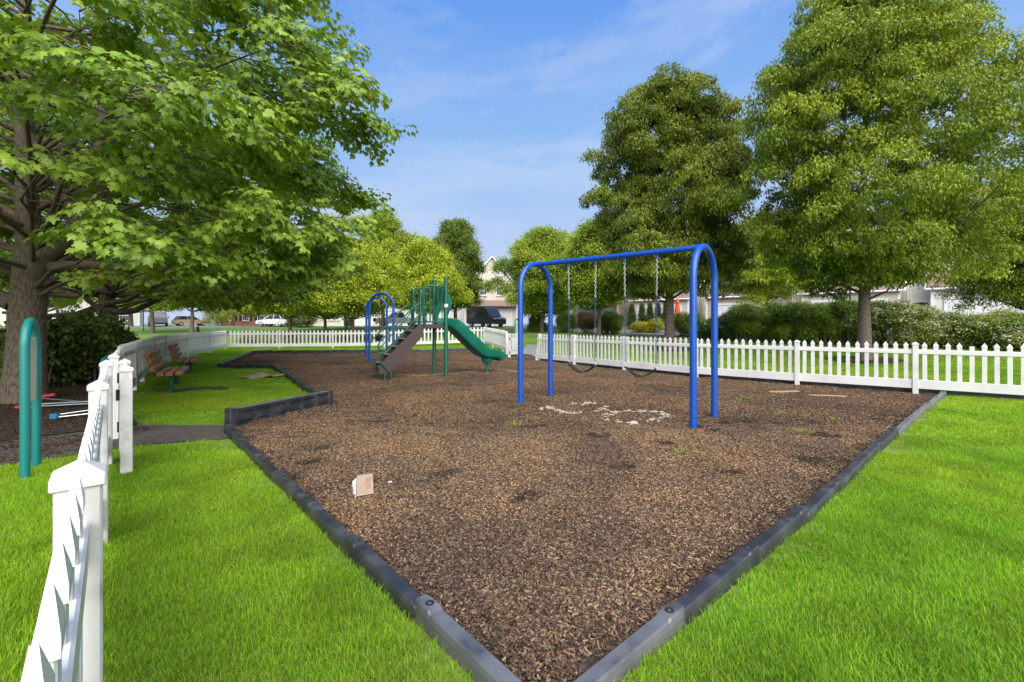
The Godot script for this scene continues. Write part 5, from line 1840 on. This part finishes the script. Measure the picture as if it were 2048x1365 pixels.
func trees() -> void:
	# big maple on the left, two stems above a low fork
	var tx := -9.36
	var td := 8.75
	var keep := func(tip: Vector3) -> float:
		# the crown is thinner towards the playground above 4 m and does not reach past it below
		if tip.x > 0 and absf(tip.z) < tip.x * 1.4:
			var lim := 5.3 if tip.y > 3.8 else 5.6
			return lim / maxf(lim, Vector2(tip.x, tip.z).length())
		return 1.0
	var boughs := ring_boughs(96, 2.9, 9.4, [6.2, 7.0, 7.4, 7.2, 6.2, 4.4], 1.15, keep)
	for e in [[6.9, 5.6, 0.5, 3.6, 1.2], [6.4, 6.1, 0.2, 4.0, 1.1], [6.1, 6.6, 1.0, 4.2, 1.0], [5.6, 7.3, 0.3, 4.8, 1.0], [5.2, 8.2, 0.6, 5.2, 1.0], [5.0, 2.9, -0.6, 2.2, 1.1], [5.4, 3.4, 0.5, 2.2, 1.2], [4.6, 2.8, 1.2, 2.0, 1.1], [5.5, 4.7, 1.6, 3.0, 1.2], [5.6, 4.4, 4.0, 2.8, 1.3], [4.8, 5.6, 4.6, 3.6, 1.3], [5.4, 3.1, -2.0, 2.2, 1.3], [5.0, 2.9, 2.6, 2.2, 1.3], [6.0, 5.0, -1.6, 3.0, 1.2]]:
		boughs.append([Vector3(e[0], e[1], e[2]), e[3], e[4]])
	var tr := [Vector3(-0.05, -0.3, 0), Vector3(-0.03, 0.1, 0), Vector3(0, 0.7, 0), Vector3(0.03, 1.6, 0), Vector3(0.10, 2.4, 0), Vector3(0.12, 3.1, 0.05), Vector3(0.12, 4.4, 0.1), Vector3(0.05, 6.5, 0.1), Vector3(0.0, 7.8, 0), Vector3(0, 9.0, 0)]
	var rr := [0.44, 0.35, 0.29, 0.265, 0.265, 0.19, 0.15, 0.12, 0.08, 0.03]
	var limbs := [
		[[Vector3(0.15, 2.3, 0.0), Vector3(0.45, 2.75, 0.1), Vector3(0.9, 3.05, 0.15), Vector3(1.35, 3.35, 0.2), Vector3(1.62, 3.9, 0.2), Vector3(2.0, 4.8, 0.4), Vector3(3.0, 5.6, 0.6)], 0.20, 0.05],
		[[Vector3(1.3, 3.3, 0.2), Vector3(1.1, 3.7, 0.3), Vector3(1.05, 4.2, 0.5), Vector3(0.8, 5.2, 0.9)], 0.09, 0.04],
		[[Vector3(0.25, 2.3, -0.1), Vector3(0.55, 3.2, -0.35), Vector3(0.75, 4.1, -0.5), Vector3(0.95, 5.5, -0.6), Vector3(1.0, 7.0, -0.6), Vector3(0.8, 8.4, -0.5)], 0.22, 0.05],
		[[Vector3(0.6, 2.6, 0.1), Vector3(1.4, 2.62, 0.2), Vector3(2.4, 2.55, 0.3), Vector3(3.4, 2.7, 0.4), Vector3(4.6, 3.0, 0.6)], 0.10, 0.03],
		[[Vector3(-0.2, 1.9, 0.05), Vector3(-0.6, 2.15, 0.2), Vector3(-1.3, 2.5, 0.5), Vector3(-2.6, 3.0, 0.9), Vector3(-4, 3.6, 1.4)], 0.16, 0.04],
		[[Vector3(0.05, 3.5, 0.1), Vector3(-0.6, 3.9, 0.3), Vector3(-1.8, 4.4, 0.7), Vector3(-3.2, 5.2, 1.0)], 0.09, 0.03]]
	maple("large maple in the left foreground whose boughs reach over the bench lawn", tx, td, limbs, boughs, tr, rr, 12.0, Color(0.17, 0.29, 0.020), Color(0.38, 0.52, 0.06), true)
	# second maple behind the dark shrubs
	var free := func(_t: Vector3) -> float: return 1.0
	var b2 := ring_boughs(66, 2.7, 9.6, [7.6, 8.4, 8.4, 7.4, 6.0, 3.6], 1.4, free)
	for e in [[8.8, 4.6, 1.0, 2.6, 1.3], [8.4, 3.6, 2.0, 2.2, 1.3], [9.2, 5.4, 0.0, 3.0, 1.2], [7.5, 2.7, 2.6, 2.0, 1.3], [8.6, 6.3, -0.5, 3.4, 1.2], [6.4, 2.6, 3.4, 1.9, 1.2]]:
		b2.append([Vector3(e[0], e[1], e[2]), e[3], e[4]])
	var l2 := [
		[[Vector3(0.1, 2.05, 0.1), Vector3(0.7, 1.92, 0.2), Vector3(1.3, 2.0, 0.3), Vector3(2.2, 2.35, 0.5), Vector3(3.6, 2.9, 0.9), Vector3(5.4, 3.1, 1.2)], 0.13, 0.04],
		[[Vector3(0.1, 2.2, 0.2), Vector3(1.0, 2.35, 0.3), Vector3(1.8, 2.75, 0.4), Vector3(3.0, 3.1, 0.5)], 0.11, 0.04],
		[[Vector3(-0.1, 2.1, 0.2), Vector3(-0.8, 1.85, 0.3), Vector3(-1.6, 1.8, 0.4), Vector3(-3.0, 1.9, 0.6)], 0.12, 0.05],
		[[Vector3(-0.05, 2.7, 0.2), Vector3(-0.7, 2.45, 0.3), Vector3(-1.3, 2.5, 0.4), Vector3(-2.8, 2.8, 0.5)], 0.11, 0.05],
		[[Vector3(0.0, 2.0, 0.25), Vector3(-0.4, 2.5, 0.5), Vector3(-0.7, 3.4, 0.8)], 0.09, 0.05]]
	maple("second maple with low spreading limbs behind the dark shrubs", -14.35, 16.1, l2, b2, [Vector3(0, -0.3, 0), Vector3(0, 0.6, 0), Vector3(0.02, 2.0, 0), Vector3(0.0, 3.4, 0), Vector3(-0.1, 5.5, 0), Vector3(0, 8, 0), Vector3(0, 10, 0)], [0.34, 0.27, 0.24, 0.22, 0.17, 0.11, 0.04], 11.0, Color(0.17, 0.29, 0.018), Color(0.40, 0.52, 0.04))
	# zelkovas on the right
	var zc0 := Color(0.15, 0.225, 0.016)
	var zc1 := Color(0.38, 0.47, 0.04)
	tree("shade_tree", "tall dense shade tree in a dark mulch ring behind the right fence", 12.4, 16.0, 0.19, 2.35, 13.6, 4.2, "zelkova", 300, 40, zc0, zc1, {"prof": [0.5, 0.92, 1.0, 0.96, 0.84, 0.62, 0.28], "clump": 0.155, "flat": 0.85, "bumpy": 0.3, "hollow": 0.3, "group": "shade trees behind the right fence"})
	tree("shade_tree", "dense dark shade tree rising behind the large blue swing", 7.64, 22.0, 0.21, 2.6, 12.9, 3.7, "zelkova", 240, 42, Color(0.11, 0.165, 0.013), Color(0.28, 0.345, 0.03), {"prof": [0.5, 0.92, 1.0, 0.97, 0.9, 0.8, 0.45], "clump": 0.17, "flat": 0.85, "bumpy": 0.34, "hollow": 0.3, "smin": 0.9, "smax": 1.35, "group": "shade trees behind the right fence"})
	# others: [label, px-ish x, d, trunk r, clear, top, radius, kind, clumps, per, c0, c1]
	var yg0 := Color(0.23, 0.32, 0.014)
	var yg1 := Color(0.46, 0.54, 0.03)
	var mg0 := Color(0.18, 0.28, 0.02)
	var mg1 := Color(0.38, 0.48, 0.045)
	var dg0 := Color(0.085, 0.15, 0.016)
	var dg1 := Color(0.20, 0.28, 0.035)
	var L := [
		["yellow green tree with a dark trunk behind the back fence left of the far swing", -12.6, 36.0, 0.16, 2.0, 7.6, 4.0, "far", 60, 42, yg0, yg1],
		["yellow green tree leaning over the lawn near the small arch swing", -15.2, 37.0, 0.14, 2.0, 6.4, 3.6, "far", 50, 40, yg0, yg1],
		["bright yellow green tree behind the slide platform", -7.9, 41.0, 0.16, 2.2, 8.4, 3.6, "far", 56, 42, yg0, yg1],
		["mid green tree topping the yellow green ones left of the slide", -13.6, 48.0, 0.2, 3.0, 12.6, 3.4, "far", 50, 40, mg0, mg1],
		["upright dark green tree left of the gabled house", -6.2, 50.0, 0.2, 2.4, 11.8, 3.3, "far", 70, 46, dg0, dg1],
		["small yellow maple in front of the brick house", -32.4, 60.0, 0.12, 1.4, 5.0, 3.2, "far", 34, 40, yg0, yg1],
		["light green tree right of the gabled house", 2.9, 44.0, 0.18, 1.6, 10.2, 4.2, "far", 70, 44, mg0, mg1],
		["fine leaved green tree over the clipped hedge beside the left blue leg", 6.5, 34.0, 0.13, 2.4, 8.6, 3.3, "far", 56, 42, mg0, mg1],
		["bright green young tree behind the hedge between the two shade trees", 18.0, 32.0, 0.15, 2.3, 8.4, 3.4, "fine", 70, 40, yg0.lerp(mg0, 0.5), yg1.lerp(mg1, 0.4)],
		["light green tree at the right edge behind the flowering hedge", 25.6, 22.4, 0.18, 1.6, 8.6, 3.3, "fine", 80, 44, yg0.lerp(mg0, 0.3), yg1.lerp(mg1, 0.3)],
		["street tree with a dark straight trunk left of the brick house", -29.6, 42.0, 0.18, 2.6, 7.0, 3.0, "far", 44, 40, dg0.lerp(mg0, 0.5), mg1],
		["street tree beside the parked cars at far left", -36.0, 45.5, 0.2, 2.4, 8.2, 3.4, "far", 44, 40, mg0, yg1],
		["tall green tree beyond the street at far left", -52.0, 62.0, 0.25, 2.0, 13.0, 6.0, "far", 70, 40, mg0, mg1],
		["round green tree far behind the second maple", -62.0, 60.0, 0.25, 2.0, 12.0, 6.0, "far", 70, 40, dg0, mg1],
		["green tree behind the street sign", -43.0, 70.0, 0.2, 1.6, 9.0, 4.5, "far", 50, 40, dg0, mg1],
		["shady tree beyond the brick house", -50.0, 92.0, 0.25, 2.0, 14.0, 7.0, "far", 60, 40, dg0, mg1],
		["tall tree behind the houses in the middle", -18.0, 88.0, 0.25, 3.0, 13.5, 6.0, "far", 56, 40, mg0, mg1],
		["loose yellow green tree filling the gap left of the far swing", -21.5, 44.0, 0.15, 1.8, 8.0, 4.2, "far", 54, 40, yg0, yg1],
		["feathery yellow green tree in front of the cream house", -18.2, 50.0, 0.15, 2.0, 9.6, 4.2, "far", 54, 40, yg0, yg1],
		["light tree between the slide and the dark upright tree", -9.6, 47.0, 0.15, 2.4, 9.6, 3.0, "far", 44, 40, yg0, mg1],
		["loose light green tree behind the left blue leg", 5.2, 50.0, 0.16, 1.8, 10.5, 3.8, "far", 50, 40, mg0, yg1],
		["broad tree behind the clipped hedges and driveway", 9.5, 52.0, 0.22, 2.4, 10.0, 4.6, "far", 60, 42, mg0, mg1],
	]
	for e in L:
		tree("background_tree", e[0], e[1], e[2], e[3], e[4], e[5], e[6], e[7], e[8], e[9], e[10], e[11], {"group": "trees round the playground", "bark": M.bark_smooth, "bumpy": 0.36, "clump": 0.24, "prof": [0.6, 0.95, 1.0, 0.85, 0.62, 0.3]})

func background() -> void:
	# dark shrubs on the left bed
	var sg0 := Color(0.07, 0.12, 0.014)
	var sg1 := Color(0.19, 0.27, 0.04)
	for e in [["dark leafy shrub at the left edge beside the big maple trunk", -12.7, 10.0, 1.1], ["dark leafy shrub right of the big maple trunk", -11.1, 10.9, 1.15], ["dark leafy shrub below the second maple close to the left fence", -12.0, 12.9, 1.1], ["dark leafy shrub farthest along the left fence", -13.5, 14.9, 0.95]]:
		var bl := []
		for k in 9: bl.append([rng.randf_range(-0.75, 0.75), rng.randf_range(0.45, 1.30), rng.randf_range(-0.6, 0.6), 0.5 * e[3], 0.46 * e[3], 0.5 * e[3]])
		shrub("leafy_shrub", e[0], "shrub", e[1], e[2], bl, "shrub", 75, sg0, sg1, {"group": "dark shrubs behind the left fence"})
	# clipped hedge and flowering hedge behind the right fence
	var hd0 := Color(0.12, 0.20, 0.016)
	var hd1 := Color(0.31, 0.42, 0.045)
	var hp := [[1500, 13.6, 2.15, 0.9, 0], [1545, 13.5, 2.2, 1.0, 0], [1590, 13.4, 2.2, 1.0, 0], [1635, 13.3, 2.2, 1.0, 0], [1680, 13.2, 2.25, 1.0, 0]]
	var n := 0
	for e in hp: hedge_bush("clipped_hedge", ["clipped dark hedge bush at the left end beside the flowering shrub", "clipped dark hedge bush second from the flowering shrub", "clipped dark hedge bush in the middle of the dark hedge", "clipped dark hedge bush next but one to the shade tree trunk", "clipped dark hedge bush just left of the shade tree trunk"][n], e, hd0, hd1, n, "clipped hedge behind the right fence"); n += 1
	n = 0
	for e in [[1730, 13.2, 2.1, 1.0, 60], [1785, 13.1, 2.1, 1.0, 70], [1840, 13.0, 2.0, 1.0, 70], [1900, 13.0, 1.85, 1.0, 60], [1965, 13.0, 1.7, 1.0, 60], [2040, 12.8, 1.6, 1.0, 55]]:
		hedge_bush("flowering_hedge", ["white flowering hedge bush directly behind the shade tree trunk", "white flowering hedge bush second from the shade tree trunk", "white flowering hedge bush in front of the right garage door", "white flowering hedge bush right of the garage door", "white flowering hedge bush second from the right edge", "lower white flowering hedge bush at the right edge"][n], e, Color(0.14, 0.21, 0.02), Color(0.31, 0.40, 0.05), n, "flowering hedge behind the right fence"); n += 1
	n = 0
	for e in [[1452, 14.2, 1.9, 0.9, 45], [1420, 15.5, 1.2, 0.5, 10], [1372, 17.5, 1.9, 0.95, 0], [1222, 19.0, 2.1, 0.95, 0], [1175, 19.5, 2.0, 0.6, 0], [1134, 20.0, 2.0, 0.85, 0], [1074, 20.5, 1.9, 0.85, 0]]:
		var reddish := n == 4
		hedge_bush("round_bush", ["white flowering bush between the blue right legs and the dark hedge", "thin twiggy bush behind the right blue legs", "clipped green bush right of the dark shade tree trunk", "clipped green bush with a thin tree beside it", "reddish brown bush between two clipped bushes", "clipped green bush right of the left blue leg", "round clipped bush standing alone on the far lawn"][n], e, Color(0.16, 0.09, 0.04) if reddish else Color(0.07, 0.13, 0.016), Color(0.22, 0.16, 0.06) if reddish else Color(0.22, 0.32, 0.035), n, "bushes along the driveway"); n += 1
	# arborvitae and golden shrubs
	n = 0
	for u in [1264, 1284, 1300, 1316, 1332]:
		var q := on_line(u, 27.0)
		var t := thing("arborvitae", "narrow cone shaped evergreen, %s of five beyond the driveway" % ["leftmost", "second from left", "middle one", "second from right", "rightmost"][n], "evergreen", P(q.x, q.y), 0.0, "cone evergreens beyond the driveway")
		var cl := []
		for k in 10:
			var y := 0.15 + k * 0.24
			var r := 0.52 * (1.0 - pow(k / 10.5, 1.7))
			cl.append([Vector3(0, y, 0), Vector3(r, 0.22, r)])
		var b := MB.new()
		b.tube([Vector3(0, -0.1, 0), Vector3(0, 2.2, 0)], [0.06, 0.02], 6)
		part("trunk", b.mesh(M.bark_smooth), t)
		crown(t, "cone", cl, 42, Color(0.035, 0.08, 0.014), Color(0.10, 0.16, 0.03), "foliage", 0.9, 1.3, -0.9)
		n += 1
	n = 0
	for e in [[1284, 22.0, 0.55], [1303, 21.5, 0.5]]:
		var q := on_line(e[0], e[1])
		var bl := []
		for k in 5: bl.append([rng.randf_range(-0.4, 0.4), rng.randf_range(0.4, 0.8), rng.randf_range(-0.3, 0.3), 0.4, 0.35, 0.4])
		shrub("golden_shrub", ["golden yellow shrub below the cone evergreens, left one", "golden yellow shrub below the cone evergreens, right one"][n], "shrub", q.x, q.y, bl, "hedge", 40, Color(0.42, 0.42, 0.02), Color(0.62, 0.56, 0.04), {"group": "golden shrubs by the driveway", "smin": 1.2, "smax": 2.0})
		n += 1
	# red closed umbrella
	var uq := on_line(1355, 30.0)
	var ut := thing("patio_umbrella", "closed red patio umbrella beyond the bushes", "umbrella", P(uq.x, uq.y))
	var ub := MB.new()
	ub.lathe([Vector2(0.05, 1.2), Vector2(0.30, 1.35), Vector2(0.26, 1.9), Vector2(0.16, 2.4), Vector2(0.20, 2.6), Vector2(0.07, 3.0), Vector2(0.0, 3.1)], 10)
	part("canopy", ub.mesh(M.red_cloth), ut)
	ub = MB.new()
	ub.tube([Vector3(0, -0.1, 0), Vector3(0, 3.18, 0)], 0.03, 8)
	part("pole", ub.mesh(M.trim), ut)
	# far bushes left and middle
	for e in [["round white flowering bush in front of the cream house", -25.4, 56.0, 1.6, Color(0.10, 0.15, 0.03), Color(0.26, 0.31, 0.10), 30], ["round yellow green bush left of the brick house", -40.5, 63.0, 1.7, Color(0.17, 0.25, 0.02), Color(0.34, 0.42, 0.06), 0], ["dark green bush beside the white parked car", -28.6, 58.0, 1.3, Color(0.05, 0.10, 0.016), Color(0.12, 0.19, 0.03), 0], ["low yellow flowering bush right behind the back fence corner", -17.6, 31.2, 0.55, Color(0.20, 0.20, 0.03), Color(0.36, 0.36, 0.05), 0], ["low olive bush behind the back fence near its left corner", -15.6, 31.6, 0.5, Color(0.16, 0.13, 0.03), Color(0.28, 0.27, 0.05), 0]]:
		var bl := []
		for k in 7: bl.append([rng.randf_range(-0.7, 0.7) * e[3], rng.randf_range(0.4, 1.2) * e[3], rng.randf_range(-0.5, 0.5) * e[3], 0.6 * e[3], 0.5 * e[3], 0.6 * e[3]])
		var o := {"group": "far lawn bushes", "smin": 1.6, "smax": 2.6}
		if e[6] > 0: o["flowers"] = e[6]
		shrub("far_bush", e[0], "bush", e[1], e[2], bl, "hedge", 48, e[4], e[5], o)
	houses()
	cars()
	street_things()

func on_line(u: float, s: float) -> Vector2:
	var k := (u - 1024.0) / 910.0
	var d := (s + 13.95) / (0.7 * k + 0.72)
	return Vector2(k * d, d)

func hedge_bush(called: String, label: String, e: Array, c0: Color, c1: Color, _n: int, group: String) -> void:
	var q := on_line(e[0], e[1])
	var bl := []
	for k in 12:
		bl.append([rng.randf_range(-0.8, 0.8) * e[3], rng.randf_range(0.42, e[2] - 0.42), rng.randf_range(-0.5, 0.5) * e[3], 0.46, 0.40, 0.46])
	var o := {"turn": -0.77, "group": group, "smin": 0.9, "smax": 1.5}
	if e[4] > 0: o["flowers"] = int(e[4] * 0.4)
	shrub(called, label, "hedge" if "hedge" in called else "bush", q.x, q.y, bl, "hedge", 85, c0, c1, o)

func houses() -> void:
	# townhouse row along the driveway on the right, facing the playground
	var nrm := Vector2(0.70, 0.72)
	var dir := Vector2(0.72, -0.70)
	var o := Vector2(1.0, 18.4) + nrm * 33.0
	var looks := [["tan sided townhouse with a double garage at the far end of the right row", M.siding_tan], ["cream sided townhouse with a double garage beside the tan one", M.siding], ["tan sided townhouse in the middle of the right row behind the dark hedge", M.siding_tan], ["cream sided townhouse behind the shade tree trunk", M.siding], ["pale sided townhouse with a white garage at the right edge", M.siding_white], ["tan sided townhouse mostly beyond the right edge", M.siding_tan]]
	for i in 6:
		var p := o + dir * (-20.0 + i * 8.4)
		var t := house("town_house", looks[i][0], p.x, p.y, -0.77)
		var m: Material = looks[i][1]
		block(t, 6.6, 6.0, 0.0, 3.1, Vector3(0.5, 0, 0), m, "garage_wall")
		gable_roof(t, 6.6, 6.0, 3.1, 1.7, Vector3(0.5, 0, 0), false, 0.3, m)
		block(t, 8.36, 9.0, 0.0, 7.6, Vector3(0, 0, -3.5), m)
		gable_roof(t, 8.36, 9.0, 7.6, 4.2, Vector3(0, 0, -3.5), i % 2 == 1, 0.35, m)
		garage_door(t, 0.5, 0.02, 4.9)
		for x in [-2.6, 0.0, 2.6]: window(t, x, 5.2, -3.48, 1.0, 1.5, i % 2 == 0)
		entry_door(t, -3.5, -3.48)
	# gabled house in the middle
	var t := house("gabled_house", "cream gabled house with a brown roof behind the black van", -3.6, 63.0, 0.12)
	block(t, 7.0, 9.0, 0, 5.6, Vector3(0.8, 0, 0), M.siding)
	gable_roof(t, 7.0, 9.0, 5.6, 4.0, Vector3(0.8, 0, 0), true, 0.3, M.siding)
	block(t, 11.0, 8.0, 0, 5.8, Vector3(-6.0, 0, -2.0), M.siding_white, "side_wall")
	gable_roof(t, 11.0, 8.0, 5.8, 3.4, Vector3(-6.0, 0, -2.0), false, 0.3, M.siding_white)
	window(t, -0.4, 4.3, 0.02, 0.9, 1.2)
	window(t, 1.9, 4.3, 0.02, 0.9, 1.2)
	garage_door(t, -2.0 + 0.4, 0.02, 2.6)
	garage_door(t, 2.2, 0.02, 2.6)
	var b := MB.new()
	b.prism(PackedVector2Array([Vector2(-0.02, 2.75), Vector2(0.9, 2.75), Vector2(-0.02, 3.6)]), -3.5, 3.5, Transform3D(Basis(Vector3(0, 0, 1), Vector3.UP, Vector3(-1, 0, 0)), Vector3(0.8, 0, 0.03)))
	part("porch_roof", b.mesh(M.shingle), t)
	for x in [-9.5, -5.0]: window(t, x, 3.8, -1.98, 1.0, 1.4, true)
	# cream row with garages
	t = house("cream_row_house", "cream sided house with garage doors behind the far swing", -17.0, 66.0, 0.06)
	block(t, 21.0, 9.0, 0, 5.6, Vector3(-1.0, 0, 0), M.siding)
	gable_roof(t, 21.0, 9.0, 5.6, 3.4, Vector3(-1.0, 0, 0), false, 0.35, M.siding)
	garage_door(t, -4.2, 0.02, 2.6)
	garage_door(t, -0.7, 0.02, 3.0)
	window(t, 3.0, 0.9, 0.02, 0.9, 1.5, true)
	window(t, 4.9, 0.9, 0.02, 0.9, 1.5, true)
	window(t, -8.8, 0.9, 0.02, 1.8, 1.5)
	entry_door(t, -6.8, 0.02)
	for x in [-9.0, -6.2, -3.0, 0.0, 3.0, 6.0]: window(t, x, 3.6, 0.02, 0.9, 1.3, true)
	# brick house on the left
	t = house("brick_house", "red brick house with dark shutters seen below the maple boughs", -44.2, 78.0, 0.28)
	b = MB.new()
	b.box(Vector3(-5.2, -1.0, -9.0), Vector3(3.6, 5.9, 0.0), 0.0)
	part("wall", b.mesh(M.brick), t)
	gable_roof(t, 8.8, 9.0, 5.9, 3.4, Vector3(-0.8, 0, 0), false, 0.35, M.brick)
	for x in [-3.6, -1.3, 1.0]:
		window(t, x, 0.9, 0.0, 1.0, 1.7, true)
		window(t, x, 3.7, 0.0, 1.0, 1.5, true)
	for s in [-5.14, 3.54]:
		b = MB.new()
		b.box(Vector3(s - 0.14, 0, -0.05), Vector3(s + 0.14, 5.9, 0.08), 0.01)
		part("corner_board", b.mesh(M.trim), t)
	block(t, 5.0, 7.0, 0, 5.6, Vector3(6.2, 0, -1.4), M.siding_white, "side_wall")
	gable_roof(t, 5.0, 7.0, 5.6, 2.6, Vector3(6.2, 0, -1.4), true, 0.3, M.siding_white)
	entry_door(t, 6.0, -1.38)
	for x in [5.0, 7.4]: window(t, x, 3.6, -1.38, 0.9, 1.4, true)
	# pale houses far left
	for e in [["pale house with white trim far behind the dark shrubs", -68.0, 72.0, 0.62, M.siding_white], ["white house at far left beyond the street", -84.0, 66.0, 0.8, M.siding]]:
		t = house("pale_house", e[0], e[1], e[2], e[3])
		block(t, 14.0, 9.0, 0, 5.6, Vector3.ZERO, e[4])
		gable_roof(t, 14.0, 9.0, 5.6, 3.4, Vector3.ZERO, false, 0.35, e[4])
		for x in [-5.0, -2.0, 2.0, 5.0]:
			window(t, x, 0.9, 0.02, 1.1, 1.6, true)
			window(t, x, 3.6, 0.02, 1.0, 1.4, true)
		entry_door(t, 0.0, 0.02)
	# kettle grill and air conditioner by the cream house
	t = thing("kettle_grill", "small black kettle grill beside the white garage door", "grill", P(-17.3, 57.5))
	b = MB.new()
	b.lathe([Vector2(0, 0.62), Vector2(0.18, 0.66), Vector2(0.29, 0.80), Vector2(0.30, 0.86), Vector2(0.28, 0.98), Vector2(0.16, 1.10), Vector2(0, 1.13)], 14)
	part("bowl", b.mesh(M.iron), t)
	for k in 3:
		b = MB.new()
		var a := TAU * k / 3.0
		b.tube([Vector3(cos(a) * 0.2, 0.70, sin(a) * 0.2), Vector3(cos(a) * 0.34, -0.02, sin(a) * 0.34)], 0.016, 6)
		part("leg", b.mesh(M.iron), t)
	t = thing("air_conditioner", "dark grey air conditioner unit against the cream house", "air conditioner", P(-22.4, 63.0))
	b = MB.new()
	b.box(Vector3(-0.42, 0, -0.42), Vector3(0.42, 0.8, 0.42), 0.03)
	for k in 12: b.box(Vector3(-0.40, 0.08 + k * 0.055, 0.415), Vector3(0.40, 0.10 + k * 0.055, 0.435))
	part("housing", b.mesh(M.shutter), t)
	b = MB.new()
	b.lathe([Vector2(0.30, 0.8), Vector2(0.30, 0.84), Vector2(0.0, 0.85)], 14)
	part("fan_grille", b.mesh(M.iron), t)

func cars() -> void:
	var van := PackedVector2Array([Vector2(2.75, 0.38), Vector2(2.78, 0.95), Vector2(2.55, 1.12), Vector2(1.85, 1.30), Vector2(1.05, 2.28), Vector2(0.75, 2.48), Vector2(-2.75, 2.55), Vector2(-2.85, 2.4), Vector2(-2.88, 0.45), Vector2(-2.3, 0.34)])
	vehicle("black_van", "tall black van parked in front of the gabled house", "van", -3.25, 57.0, -0.85, van, [], 2.0, [1.75, -1.8], 0.36, M.car_black, {"front": 2.72, "lamp_y": 0.82, "mirror_x": 1.5, "mirror_y": 1.35, "windows": [[0.55, 1.38, 1.35, 1.98], [-0.75, 1.45, 0.35, 2.0], [-2.5, 1.45, -1.0, 2.0]], "screen": [1.88, 1.33, 1.08, 2.26]})
	var sedan := PackedVector2Array([Vector2(2.2, 0.35), Vector2(2.25, 0.62), Vector2(2.0, 0.80), Vector2(0.9, 0.95), Vector2(-1.6, 0.98), Vector2(-2.2, 0.9), Vector2(-2.28, 0.5), Vector2(-2.1, 0.32)])
	vehicle("parked_sedan", "white sedan parked in front of the brick house", "car", -30.2, 58.0, 2.9, sedan, [-1.75, 1.0, -1.1, 0.25, 0.94, 1.42], 1.78, [1.4, -1.4], 0.33, M.car_white, {"front": 2.18, "lamp_y": 0.6, "mirror_x": 0.7, "mirror_y": 0.95})
	var truck := PackedVector2Array([Vector2(2.7, 0.45), Vector2(2.75, 0.95), Vector2(2.5, 1.08), Vector2(1.2, 1.15), Vector2(-2.7, 1.12), Vector2(-2.75, 0.5), Vector2(-2.4, 0.42)])
	vehicle("pickup_truck", "silver pickup truck parked behind the far swing", "truck", -14.6, 58.0, 3.5, truck, [-0.9, 1.3, -0.6, 0.55, 1.12, 1.78], 1.95, [1.75, -1.75], 0.38, M.car_silver, {"front": 2.68, "lamp_y": 0.75, "mirror_x": 1.0, "mirror_y": 1.15})
	vehicle("parked_suv", "dark blue car parked along the far left street", "car", -45.5, 58.5, 2.2, truck, [-2.5, 1.2, -2.2, 0.5, 1.10, 1.72], 1.9, [1.7, -1.7], 0.37, M.car_blue, {"front": 2.68, "lamp_y": 0.75, "mirror_x": 0.9, "mirror_y": 1.1})
	vehicle("parked_hatchback", "rose coloured car parked farther along the street", "car", -49.5, 70.0, 0.9, sedan, [-2.0, 1.0, -1.6, 0.25, 0.94, 1.46], 1.78, [1.4, -1.4], 0.33, M.car_rose, {"front": 2.18, "lamp_y": 0.6, "mirror_x": 0.7, "mirror_y": 0.95})

func street_things() -> void:
	var t := thing("street_sign", "green street name sign on a thin pole on the far lawn", "sign", P(-33.0, 50.5))
	var b := MB.new()
	b.tube([Vector3(0, -0.2, 0), Vector3(0, 2.5, 0)], 0.04, 8)
	part("pole", b.mesh(M.steel), t)
	for k in 2:
		b = MB.new()
		b.box(Vector3(-0.45, 2.2 + k * 0.22, -0.01), Vector3(0.45, 2.4 + k * 0.22, 0.01), 0.003, Transform3D(Basis(Vector3.UP, 0.5 + k * 1.4), Vector3.ZERO))
		part("name_plate", b.mesh(M.street_green), t)
	var q := [["thin grey street post left of the far left trunks", -38.9, 48.0], ["thin grey street post beside the parked cars", -34.2, 48.5]]
	for e in q:
		b = MB.new()
		b.lathe([Vector2(0.07, -0.2), Vector2(0.07, 0.2), Vector2(0.04, 0.3), Vector2(0.035, 3.0), Vector2(0.05, 3.02), Vector2(0.0, 3.08)], 8)
		top("street_post", b.mesh(M.iron), e[0], "post", P(e[1], e[2]), "thin street posts")
	t = thing("fire_hydrant", "small dark fire hydrant on the far left lawn", "hydrant", P(-30.4, 44.0))
	b = MB.new()
	b.lathe([Vector2(0.16, -0.05), Vector2(0.16, 0.06), Vector2(0.10, 0.08), Vector2(0.10, 0.55), Vector2(0.14, 0.57), Vector2(0.13, 0.64), Vector2(0.06, 0.74), Vector2(0, 0.76)], 12)
	part("barrel", b.mesh(M.iron), t)
	b = MB.new()
	b.tube([Vector3(-0.18, 0.42, 0), Vector3(0.18, 0.42, 0)], 0.05, 10)
	part("outlet", b.mesh(M.iron), t)
